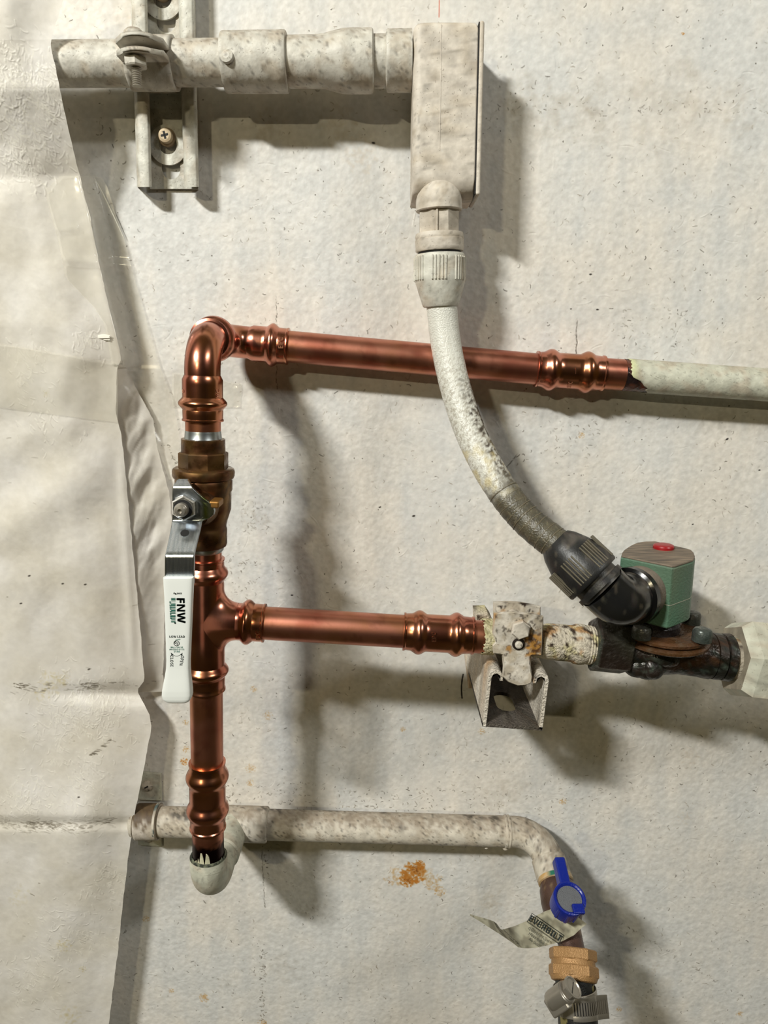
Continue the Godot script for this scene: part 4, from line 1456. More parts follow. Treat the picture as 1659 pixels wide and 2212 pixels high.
func copper_upper() -> void:
	var mk := mat("copper_mark", Color8(236, 170, 140), 0.3, 1.0)
	mat("lug_brass", Color8(150, 108, 54), 0.45, 0.7)
	var t := thing("copper_pipe_run", "upper copper pipe run whose elbow turns down into the ball valve", "copper pipe", P(760, 760, ZU))
	var mb := MB.new()
	lathe(mb, hp0, hp1, [[600, R], [1166, R]], 56, tube_color, 0.002, false)
	part("pipe", mb, M.copper_tube, t)
	mb = MB.new()
	lathe(mb, hp1, hp2, [[1290, R], [1405, R]], 56, tube_color, 0.0016, false)
	part("pipe", mb, M.copper_tube, t)
	# back elbow out of the wall-parallel pipe toward the viewer
	var corner := axis(up0, up1, 726.0)
	var back := Vector3(corner.x, P(488, 735, ZU).y, ZU * 0.001)
	corner.y = back.y
	mb = MB.new()
	var path := fillet([axis(hp0, hp1, 560), back, back + Vector3(0, 0, 0.034)], [0.0165], 14)
	var rr := []
	for i in path.size():
		rr.append(R * 1.02)
	sweep(mb, path, rr, 48, copper_color, false, 0.002)
	socket(hp0, hp1, [538, 575, 602, 623], mb, copper_color)
	var e := part("elbow", mb, M.copper, t)
	stamped(e, axis(hp0, hp1, 612) + Vector3(0.0, 0.002, 0.0129), "EPC", Basis(Vector3.BACK, PI / 2), 0.0032)
	mb = MB.new()
	turn(mb, back + Vector3(0, 0, 0.026), Vector3.BACK, [[0.0, R * 1.02], [0.002, R * 1.15], [0.008, R * 1.15], [0.0095, R * 1.3], [0.0125, R * 1.36], [0.0155, R * 1.3], [0.0175, R * 1.13], [0.025, R * 1.15], [0.0255, R]], 56, copper_color, 0.001, false)
	part("bead_ring", mb, M.copper, e)
	# front elbow bending down
	mb = MB.new()
	path = fillet([back + Vector3(0, 0, 0.036), corner, axis(up0, up1, 830)], [0.0215], 18)
	rr = []
	for i in path.size():
		rr.append(R * 1.0)
	sweep(mb, path, rr, 56, stack_color, false, 0.002)
	socket(up0, up1, [811, 858, 885, 909], mb, copper_color)
	e = part("elbow", mb, M.copper, t)
	stamped(e, axis(up0, up1, 843) + Vector3(-0.0105, 0, 0.0076), "o", Basis(Vector3.UP, -0.9), 0.0026)
	stamped(e, axis(up0, up1, 846) + Vector3(0.0112, -0.002, 0.0062), "EPC", Basis(Vector3.UP, 1.05) * Basis(Vector3.BACK, PI / 2), 0.003)
	mb = MB.new()
	lathe(mb, up0, up1, [[900, R], [946, R]], 56, stack_color, 0.002, false)
	part("stub_pipe", mb, M.copper_tube, t, "purplish copper stub below the elbow")
	# coupling on the right and the old painted pipe
	mb = MB.new()
	coupling_at(hp1, hp2, [1157, 1172, 1205, 1250, 1283, 1303], mb, copper_color)
	e = part("coupling", mb, M.copper, t)
	stamped(e, axis(hp1, hp2, 1226) + Vector3(0, -0.0095, 0.0085), "EPC", Basis(Vector3.RIGHT, 0.8) * Basis(Vector3.BACK, PI / 2), 0.0028)
	stamped(e, axis(hp1, hp2, 1240) + Vector3(-0.002, 0.001, 0.0126), "|", Basis(), 0.003)
	var old := thing("painted_pipe", "old white painted pipe joined to the upper copper run at a torn paint edge", "pipe", P(1500, 822, ZU))
	mb = MB.new()
	var a := axis(hp1, hp2, 1330)
	var reach := func(w: float) -> float:
		var front := cos(w - PI * 0.5)
		return 0.008 + 0.0045 * nf.get_noise_1d(w * 90.0) + 0.002 * nz.get_noise_1d(w * 700.0) - 0.004 * front
	var da := (axis(hp1, hp2, 1700) - a).normalized()
	var fr := basis_z(da)
	# the lower front keeps less paint than the upper front
	var torn_edge := func(w: float) -> float:
		var r := fr.x * cos(w) + fr.y * sin(w)
		return 0.0085 + 0.013 * smoothstep(0.1, -0.85, r.y) + 0.0028 * nf.get_noise_1d(w * 260.0) + 0.0016 * nz.get_noise_1d(w * 1500.0)
	torn(mb, a, axis(hp1, hp2, 2500), R * 1.055, 0.0006, torn_edge, 64, func(p: Vector3, n: Vector3) -> Color: return pale_color(p, n).lerp(lin(208, 214, 158), 0.7 * (1.0 - smoothstep(0.002, 0.009, (p - a).dot(da) - 0.006))), 0.0016)
	part("paint_coat", mb, M.paint, old)
	mb = MB.new()
	lathe(mb, hp1, hp2, [[1345, R * 1.02], [2500, R * 1.02]], 40, func(p: Vector3, _n: Vector3) -> Color: return lin(96, 54, 40).lerp(lin(34, 26, 22), smoothstep(0.45, 0.6, fine(p, 9000.0))), 0.002)
	part("bare_pipe", mb, M.bronze, old, "dark bare metal under the torn paint")

func ball_valve() -> void:
	var t := thing("ball_valve", "tarnished brass ball valve with white-gripped steel lever on the upright copper pipe", "valve", axis(up0, up1, 1090))
	var k := S(440, 1050, ZV)
	var mb := MB.new()
	lathe(mb, up0, up1, [[930, R * 1.0], [934, R * 1.02], [946, R * 1.05], [954, R * 1.16], [958, R * 1.2], [960, R * 1.0]], 48, white, 0.0, false)
	part("solder_joint", mb, M.solder, t, "bright silver solder collar")
	mb = MB.new()
	lathe(mb, up0, up1, [[947, 40 * k], [948, 46 * k], [984, 46.5 * k], [990, 45 * k]], 48, brass_color, 0.002)
	part("solder_cup", mb, M.brass, t)
	mb = MB.new()
	var p0 := axis(up0, up1, 976)
	var p1 := axis(up0, up1, 1016)
	prism(mb, ngon(8, 53 * k, PI / 8), Transform3D(basis_z(p1 - p0, Vector3.BACK), p0), (p1 - p0).length(), 0.0008, brass_color, 0.2)
	part("octagon_end", mb, M.brass, t)
	mb = MB.new()
	lathe(mb, up0, up1, [[1009, 48 * k], [1010, 60 * k], [1013, 64.5 * k], [1018, 66 * k], [1026, 66 * k], [1031, 64 * k], [1033, 58 * k]], 56, brass_color, 0.002)
	part("flange", mb, M.brass, t)
	mb = MB.new()
	lathe(mb, up0, up1, [[1030, 57 * k], [1036, 61 * k], [1056, 61 * k], [1062, 58.5 * k], [1098, 58 * k], [1120, 51 * k], [1132, 48 * k], [1138, 47.5 * k], [1141, 49 * k], [1172, 49 * k], [1178, 47 * k], [1182, 40 * k]], 56, brass_color, 0.002)
	var b := part("body", mb, M.brass, t)
	for s in [["N", 1066.0], ["C", 1074.0], ["2", 1082.0], ["H", 1090.0], ["O", 1097.0]]:
		words(b, s[0], axis(up0, up1, s[1]) + Vector3(0.0138, 0, 0.0092), Basis(Vector3.UP, 0.95) * Basis(Vector3.BACK, PI / 2), 0.0026, M.brass_mark if M.has("brass_mark") else mat("brass_mark", Color8(176, 140, 92), 0.4, 0.8))
	mb = MB.new()
	lathe(mb, up0, up1, [[1180, R * 1.14], [1186, R * 1.12], [1191, R * 1.02]], 40, white, 0.0, false)
	part("solder_joint", mb, M.solder, t)
	# bonnet, stem and stop
	var vc := axis(up0, up1, 1086)
	mb = MB.new()
	turn(mb, vc + Vector3(0, 0, 0.012), Vector3.BACK, [[0.0, 0.0125], [0.0095, 0.0118], [0.012, 0.0105], [0.0165, 0.0100], [0.0172, 0.006]], 32, brass_color)
	part("bonnet", mb, M.brass, t)
	var front := vc.z + 0.0305
	mb = MB.new()
	rbox(mb, Transform3D(Basis(Vector3.BACK, -0.06), Vector3(P(465, 1088, ZV + 24).x, P(465, 1088, ZV + 24).y, vc.z + 0.021)), Vector3(0.0062, 0.0044, 0.014), 0.0012, brass_color)
	part("stop_lug", mb, M.lug_brass, t)
	# lever: a bent steel strap, top plate with a wing, step outward, then the grip's tang
	var lever := MB.new()
	var zt := front * 1000.0
	# rows [y, left x, right x, depth]
	var rowsd := [[1036, 383, 405, zt - 6.5], [1042, 379, 409, zt - 4.0], [1047, 375.5, 412, zt - 1.2], [1051, 374, 414, zt - 0.2], [1056, 373, 417.5, zt], [1066, 372.5, 428, zt], [1078, 372.5, 442, zt], [1088, 372.5, 455, zt], [1096, 372.5, 462, zt], [1104, 372.5, 464, zt], [1112, 372.5, 462, zt], [1119, 372.5, 455, zt], [1123, 372.3, 444, zt], [1126, 372, 438, zt + 0.3], [1129, 371.5, 435.5, zt + 1.2], [1133, 371, 434.5, zt + 2.8], [1150, 367.5, 431, zt + 8.2], [1170, 363.5, 426, zt + 14.4], [1190, 359, 421, zt + 20.6], [1197, 357.2, 419.6, zt + 22.6], [1201, 356.6, 419, zt + 23.3], [1206, 356.2, 418.8, zt + 23.6], [1230, 356, 418.6, zt + 23.6], [1262, 356, 418.4, zt + 23.6]]
	var rows := []
	for r in rowsd:
		var row := []
		for j in 33:
			var u := j / 32.0
			var x := lerpf(r[1], r[2], u)
			var dz := 0.0
			if x > 440 and r[0] > 1060 and r[0] < 1126:       # the wing's tip bends back
				dz = -(x - 440.0) * 0.16
			row.append(P(x, r[0], r[3] + dz))
		for j in 33:
			row.append(row[32 - j] + Vector3(0, 0, -0.0026))
		rows.append(row)
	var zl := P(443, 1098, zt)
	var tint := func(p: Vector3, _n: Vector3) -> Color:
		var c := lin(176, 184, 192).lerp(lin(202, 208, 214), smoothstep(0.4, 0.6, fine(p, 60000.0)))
		var band := exp(-pow((p.x - zl.x) / 0.0014, 2.0)) * smoothstep(0.0085, 0.006, absf(p.y - zl.y))  # yellow-green reflection on the wing, painted into the zinc colour
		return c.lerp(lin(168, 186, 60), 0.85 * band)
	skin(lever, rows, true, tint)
	# flat faces need their own edges: close the top
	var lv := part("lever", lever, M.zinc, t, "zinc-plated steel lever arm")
	var hp := P(399, 1151, zt + 8.8)
	mb = MB.new()
	var tilt := basis_z(P(367, 1150, zt + 8.2).direction_to(P(363, 1170, zt + 14.4)).cross(Vector3.LEFT))
	turn(mb, hp + tilt.z * 0.0001, tilt.z, [[0.0, 0.0029], [0.0006, 0.0031], [0.001, 0.0026]], 28, col(lin(190, 196, 202)), 0.0, false)
	part("hole_rim", mb, M.zinc, lv)
	mb = MB.new()
	turn(mb, hp, tilt.z, [[0.0001, 0.0026], [0.0009, 0.0026]], 28, col(lin(70, 58, 40)))
	part("hole", mb, M.dark, lv)
	mb = MB.new()
	var nutc := P(399, 1096, zt)
	turn(mb, nutc, Vector3.BACK, [[0.0, 0.0076], [0.0009, 0.0074], [0.001, 0.004]], 32, white)
	prism(mb, ngon(6, 0.0079, 0.5), Transform3D(Basis(), nutc + Vector3(0.0006, 0.0004, 0.0008)), 0.0046, 0.0008, white, 0.2)
	var nut := part("hex_nut", mb, M.zinc, t)
	mb = MB.new()
	turn(mb, nutc + Vector3(0.0002, 0, 0.0046), Vector3.BACK, [[0.0, 0.0058], [0.0009, 0.0058]], 32, white)
	part("nut_recess", mb, M.dark, nut)
	mb = MB.new()
	turn(mb, nutc, Vector3.BACK, [[0.0, 0.0042], [0.0092, 0.0042], [0.0096, 0.0038], [0.0106, 0.0038], [0.0115, 0.0030], [0.0117, 0.0014], [0.0105, 0.0011], [0.0104, 0.0002]], 28, white)
	part("stem", mb, M.steel, t)
	# vinyl grip
	mb = MB.new()
	var gz := zt + 24.6
	var prof := [[1246, 354.0, 418.6, 2.3], [1247, 353.6, 418.9, 2.9], [1290, 356.2, 417, 3.0], [1340, 358, 415, 3.0], [1390, 359.6, 412.6, 3.1], [1425, 360.6, 411.0, 3.1], [1442, 360.0, 410.9, 3.2], [1458, 357.6, 412.0, 3.5], [1474, 354.4, 413.8, 3.9], [1488, 352.0, 415.2, 4.2], [1499, 351.4, 415.6, 4.2], [1507, 353.6, 413.8, 4.0], [1512, 358.4, 410.0, 3.5], [1515, 365.0, 404.4, 2.6], [1516.5, 375.0, 394.0, 1.2]]
	rows = []
	for i in prof.size() - 1:
		for s in 4:
			var u := s / 4.0
			var q := []
			for w in 4:
				q.append(lerpf(prof[i][w], prof[i + 1][w], u))
			rows.append(grip_row(q, gz))
	rows.append(grip_row(prof[-1], gz))
	skin(mb, rows, true, white)
	for e in [0, rows.size() - 1]:
		var nn := Vector3.UP if e == 0 else Vector3.DOWN
		var m := Vector3.ZERO
		for q in rows[e]:
			m += q / rows[e].size()
		var c0 := mb.add(m, nn, Color.WHITE)
		var first := mb.v.size()
		for q in rows[e]:
			mb.add(q, nn, Color.WHITE)
		for j in rows[e].size():
			mb.tri(c0, first + j, first + (j + 1) % rows[e].size())
	var g := part("grip", mb, M.grip, t, "white vinyl lever grip with green and black print")
	var zf := gz + 3.1
	var down := Basis(Vector3.BACK, -PI / 2 - 0.02)
	words(g, "Fig.X41X", P(383.5, 1282, zf), Basis(), 0.00095, M.ink, true, 0.9)
	words(g, "FNW", P(390.5, 1318, zf), down, 0.0043, M.ink, true, 1.15)
	for sh in [-0.00018, 0.00018]:
		words(g, "FNW", P(390.5, 1318, zf) + Vector3(sh, sh * 0.6, 0.00001), down, 0.0043, M.ink, true, 1.15)
	words(g, ".", P(384.5, 1346, zf), down, 0.0043, M.ink)
	for i in 26:
		if i % 13 == 4:
			continue
		var bar := MB.new()
		var wd: float = [0.00028, 0.00062, 0.0004, 0.00085][(i * 7 + i / 3) % 4]
		rbox(bar, Transform3D(Basis(), P(374.3, 1292 + i * 2.05, zf) + Vector3(0, 0, 0.00002)), Vector3(0.0026, wd * 0.75, 0.00012), 0.00005, white, 1)
		part("barcode_bar", bar, M.green_ink, g)
	words(g, "61380 34636", P(368.2, 1318, zf), down, 0.0009, M.green_ink, true, 1.5)
	words(g, "LOW LEAD", P(382.5, 1375.5, zf), Basis(), 0.00135, M.ink, true, 1.0)
	words(g, "UL", P(381.5, 1389.5, zf), Basis(Vector3.BACK, -0.6), 0.0016, M.ink)
	var circ := MB.new()
	var cc := P(381.5, 1389.5, zf)
	turn(circ, cc, Vector3.BACK, [[0.0, 0.00175], [0.00012, 0.00175], [0.00012, 0.00142], [0.0, 0.00142]], 32, white, 0.0, false)
	part("print_ring", circ, M.ink, g)
	for w in [["BALL VALVE", 1398.5, 0.00095], ["ANSI/NSF 61 372", 1403.0, 0.0008], ["SYA6", 1407.5, 0.00115]]:
		words(g, w[0], P(382, w[1], zf), Basis(), w[2], M.green_ink, true, 1.0)
	words(g, "LISTED", P(384, 1382.0, zf), Basis(Vector3.BACK, 0.25), 0.0007, M.green_ink)
	words(g, "CLOSE", P(371, 1428, zf), Basis(Vector3.BACK, -PI / 2 - 0.05), 0.0018, M.ink, true, 1.0)
	words(g, "OPEN", P(392.5, 1427, zf), Basis(Vector3.BACK, -PI / 2 - 0.22), 0.0018, M.ink, true, 1.0)
	for s in [[371.0, 1412.5, 0.5], [392.5, 1413.0, -0.5]]:
		var ar := MB.new()
		prism(ar, PackedVector2Array([Vector2(0, 0.001), Vector2(-0.0007, -0.0008), Vector2(0.0007, -0.0008)]), Transform3D(Basis(Vector3.BACK, s[2]), P(s[0], s[1], zf)), 0.00012, 0.00002, white)
		part("arrow", ar, M.ink, g)
	var arc := []
	for i in 9:
		var u := i / 8.0
		arc.append(P(lerpf(372, 391, u), 1413.5 + 4.0 * sin(PI * u), zf + 0.03))
	var arcm := MB.new()
	var ra := []
	for i in 9:
		ra.append(0.00014)
	sweep(arcm, arc, ra, 6, white)
	part("arrow_arc", arcm, M.ink, g)

func grip_row(q: Array, gz: float) -> Array:
	var a := P(q[1], q[0], gz)
	var b := P(q[2], q[0], gz)
	var c := (a + b) / 2
	var hx := (b.x - a.x) / 2
	var hz: float = q[3] * 0.001
	var row := []
	for j in 40:
		var w := TAU * j / 40
		row.append(c + Vector3(signf(cos(w)) * pow(absf(cos(w)), 0.42) * hx, 0, signf(sin(w)) * pow(absf(sin(w)), 0.42) * hz))
	return row

func copper_lower() -> void:
	var t := thing("copper_tee_run", "lower upright copper pipe with a tee branching right to the strut clamp", "copper pipe", axis(up0, up1, 1500))
	var mb := MB.new()
	lathe(mb, up0, up1, [[1186, R], [1216, R]], 48, copper_color, 0.002, false)
	part("stub_pipe", mb, M.copper, t)
	# tee body with smooth shoulders
	mb = MB.new()
	var q := up1.duplicate()
	socket(up0, q, [1262, 1254, 1222, 1206], mb, copper_color)
	socket(up0, q, [1432, 1434, 1461, 1489], mb, copper_color)
	lathe(mb, up0, q, [[1250, R * 1.1], [1262, R * 1.13], [1436, R * 1.13]], 56, copper_color, 0.002, false)
	socket(tb0, tb1, [506, 521, 549, 572], mb, copper_color)
	var o := axis(tb0, tb1, 443.8)
	var d := (axis(tb0, tb1, 600) - o).normalized()
	var v := (axis(up0, up1, 1500) - axis(up0, up1, 1300)).normalized()
	var rows := []
	var rm := R * 1.13
	var rf := 0.0095
	for i in 22:
		var f := PI / 2 * i / 21.0
		var row := []
		for j in 56:
			var w := TAU * j / 56
			var side := cos(w) * rm * 0.995
			var s0 := sqrt(maxf(rm * rm - side * side, 0.0))
			row.append(o + d * (s0 + (rm + rf - s0) * (1.0 - cos(f))) - v * sin(w) * (rm + rf * (1.0 - sin(f))) + d.cross(v) * side)
		rows.append(row)
	skin(mb, rows, true, copper_color)
	var tee := part("tee", mb, M.copper, t)
	stamped(tee, axis(tb0, tb1, 563) + Vector3(0, -0.005, 0.0122), "EPC", Basis(Vector3.RIGHT, 0.4) * Basis(Vector3.BACK, PI / 2), 0.0028)
	mb = MB.new()
	lathe(mb, tb0, tb1, [[560, R], [885, R]], 56, tube_color, 0.002, false)
	part("branch_pipe", mb, M.copper_tube, t)
	mb = MB.new()
	coupling_at(tb0, tb1, [871, 889, 921, 969, 1001, 1023], mb, copper_color)
	var cp := part("coupling", mb, M.copper, t)
	stamped(cp, axis(tb0, tb1, 935) + Vector3(0, 0.002, 0.0126), "EPC", Basis(Vector3.BACK, PI / 2), 0.0028)
	mb = MB.new()
	lathe(mb, tb0, [1200.0, 1386.0, ZV], [[1010, R], [1062, R]], 48, tube_color, 0.002, false)
	part("branch_pipe", mb, M.copper_tube, t)
	mb = MB.new()
	lathe(mb, up0, up1, [[1480, R], [1660, R]], 56, stack_color, 0.002, false)
	part("upright_pipe", mb, M.copper_tube, t)
	mb = MB.new()
	coupling_at(up0, up1, [1645, 1660, 1694, 1731, 1765, 1788], mb, copper_color)
	part("coupling", mb, M.copper, t)
	mb = MB.new()
	lathe(mb, up0, [451.0, 1930.0, ZV], [[1775, R], [1826, R], [1834, R * 1.01], [1875, R * 1.01]], 56, func(p: Vector3, n: Vector3) -> Color: return stack_color(p, n).lerp(lin(44, 28, 22), smoothstep(-0.336, -0.342, p.y + 0.008 * (noise(p, 12000.0) - 0.5))), 0.0012, false)
	part("lower_stub", mb, M.copper_tube, t, "copper stub blackened at its lower end")

# ---------------------------------------------------------------- the low painted pipe with its strap
func low_pipe() -> void:
	var z := 18.0
	var a := [288.0, 1773.0, z]
	var b := [1100.0, 1796.0, z]
	var r := 0.0122
	var t := thing("low_pipe_run", "low white painted pipe run, dusty on top, bending out to the hose tap", "pipe", P(700, 1785, z))
	var mb := MB.new()
	# straight run, bend, short leg toward the tap
	var p := [axis(a, b, 292), axis(a, b, 1166), P(1192, 1878, 44), P(1204, 1918, 54)]
	var path := fillet([p[0], p[1], p[3]], [0.026], 18)
	var rr := []
	for i in path.size():
		rr.append(r)
	sweep(mb, path, rr, 56, lower_color, true, 0.0016)
	part("pipe", mb, M.lumpy, t)
	mb = MB.new()
	lathe(mb, a, b, [[482, r], [486, r * 1.17], [575, r * 1.17], [578, r * 1.12], [580, r]], 56, lower_color, 0.0016)
	part("tee", mb, M.lumpy, t)
	mb = MB.new()
	for s in [1092.0, 1098.0]:
		lathe(mb, a, b, [[s - 4, r * 0.99], [s - 2, r * 1.05], [s + 1, r * 1.06], [s + 4, r * 0.99]], 48, lower_color, 0.0016, false)
	for d in [[1050.0, 3.0], [1091.0, 4.0]]:
		rbox(mb, Transform3D(Basis(), axis(a, b, d[0]) + Vector3(0, -r, 0.004)), Vector3(0.0012, 0.0012, 0.0012) * d[1], 0.0006 * d[1], lower_color)
	part("paint_drips", mb, M.paint, t)
	mb = MB.new()
	var leg: Vector3 = (p[3] - path[-2]).normalized()
	turn(mb, p[3] - leg * 0.012, leg, [[-0.011, r * 1.0], [-0.0105, r * 1.1], [0.0, r * 1.13], [0.004, r * 1.13], [0.006, r * 1.0]], 48, lower_color, 0.0016, false)
	part("bend_collar", mb, M.lumpy, t)
	# elbow from the wall run out to the foot of the upright
	mb = MB.new()
	var front := P(451.0, 1893.0, ZV)
	var top := P(450.4, 1848.0, ZV)
	front.y = P(452, 1944, 86).y + 0.0135
	front.x = P(451, 1893, ZV).x
	var back := Vector3(front.x, front.y, 0.018)
	path = fillet([top, front, back], [0.0205], 16)
	rr = []
	for i in path.size():
		rr.append(0.0132 if i < path.size() - 1 else 0.0126)
	sweep(mb, path, rr, 56, pale_color, false, 0.0016)
	var lip := (front - top).normalized()
	turn(mb, top, lip, [[0.0008, R * 1.02], [0.0, 0.0124], [0.0005, 0.0132], [0.006, 0.0134]], 56, pale_color, 0.0012, false)
	turn(mb, Vector3(front.x, front.y, 0.054), Vector3.FORWARD, [[0.0, 0.0131], [0.001, 0.0146], [0.022, 0.0150], [0.03, 0.0155]], 56, pale_color, 0.0016, false)
	part("elbow", mb, M.lumpy, t, "greenish white painted elbow below the copper upright")
	# ragged paint still clinging above the elbow
	mb = MB.new()
	var d := (top - P(449.6, 1800, ZV)).normalized()
	var fr := basis_z(d)
	var edge := func(w: float) -> float:
		var g := fr.x * cos(w) + fr.y * sin(w)
		var s := nz.get_noise_1d(w * 90.0 + 31.0) + 0.35 * nf.get_noise_1d(w * 420.0)
		return 0.0132 - 0.0105 * clampf(s * 3.0 + 0.15 - 0.5 * g.x, 0.0, 1.0)
	torn(mb, top - d * 0.0125, top + d * 0.001, R * 1.035, 0.0004, edge, 72, func(q: Vector3, n: Vector3) -> Color: return pale_color(q, n).lerp(lin(206, 200, 160), 0.5), 0.0012)
	part("paint_flakes", mb, M.paint, t)
	mb = MB.new()
	turn(mb, top - d * 0.0015, d, [[0.0, R * 1.04], [0.0006, 0.0126], [0.0016, 0.0130], [0.0022, 0.0125]], 56, func(q: Vector3, _n: Vector3) -> Color: return lin(40, 44, 36).lerp(lin(120, 124, 104), smoothstep(0.5, 0.75, fine(q, 24000.0))), 0.0006, false)
	part("black_joint", mb, M.crust, t)
	# strap at the left end
	var s := thing("pipe_strap", "painted two-hole pipe strap screwed over the left end of the low pipe", "pipe strap", P(318, 1755, 3))
	var wd := [313.0, 347.0]
	mb = MB.new()
	prism(mb, flat([[305, 1668], [347, 1672], [349, 1730], [296, 1728]], 3.0), at_z(0.5), 0.0026, 0.0004, pale_color, 0.7, 0.002)
	part("upper_tab", mb, M.paint, s)
	mb = MB.new()
	prism(mb, flat([[296, 1798], [349, 1800], [349, 1829], [298, 1826]], 3.0), at_z(0.5), 0.0026, 0.0004, pale_color, 0.7, 0.002)
	part("lower_tab", mb, M.paint, s)
	mb = MB.new()
	var c := axis(a, b, 312)
	var rows := []
	for i in 24:
		var w := lerpf(deg_to_rad(-58), deg_to_rad(238), i / 23.0)
		var row := []
		for j in 11:
			var x := lerpf(P(287, 1773, 28).x, P(336, 1773, 28).x, j / 10.0)
			row.append(Vector3(x, c.y - 0.0004 + 0.0143 * cos(w), c.z + 0.0143 * sin(w)))
		for j in 11:
			var x := lerpf(P(336, 1773, 28).x, P(287, 1773, 28).x, j / 10.0)
			row.append(Vector3(x, c.y - 0.0004 + 0.0122 * cos(w), c.z + 0.0122 * sin(w)))
		rows.append(row)
	skin(mb, rows, true, strap_color)
	part("saddle", mb, M.lumpy, s)
	mb = MB.new()
	lathe(mb, a, b, [[280, 0.004], [283, 0.009], [287, 0.0122], [294, 0.0134], [296, 0.012]], 40, lower_color)
	part("rounded_end", mb, M.lumpy, s)
	for q in [[318.0, 1697.0], [319.0, 1808.0]]:
		mb = MB.new()
		var pc := P(q[0], q[1], 3.0)
		turn(mb, pc, Vector3.BACK, [[0.0, 0.0048], [0.0014, 0.0044], [0.0024, 0.0028], [0.0026, 0.001]], 24, rusty_color)
		var sc := part("screw", mb, M.paint, s)
		mb = MB.new()
		rbox(mb, Transform3D(Basis(Vector3.BACK, 0.5), pc + Vector3(0, 0, 0.0025)), Vector3(0.0036, 0.0013, 0.0008), 0.0003, white, 2)
		part("slot", mb, M.dark, sc)
	mb = MB.new()
	turn(mb, P(337, 1773, z + 1.0), Vector3.RIGHT, [[0.0, 0.0124], [0.0004, 0.0139], [0.0022, 0.0139], [0.0026, 0.0124]], 40, func(q: Vector3, n: Vector3) -> Color: return lower_color(q, n).lerp(lin(28, 78, 88), 0.8 * smoothstep(0.5, 0.65, noise(q, 16000.0))), 0.0012, false)
	part("teal_edge", mb, M.paint, s, "paint edge with a teal patch")

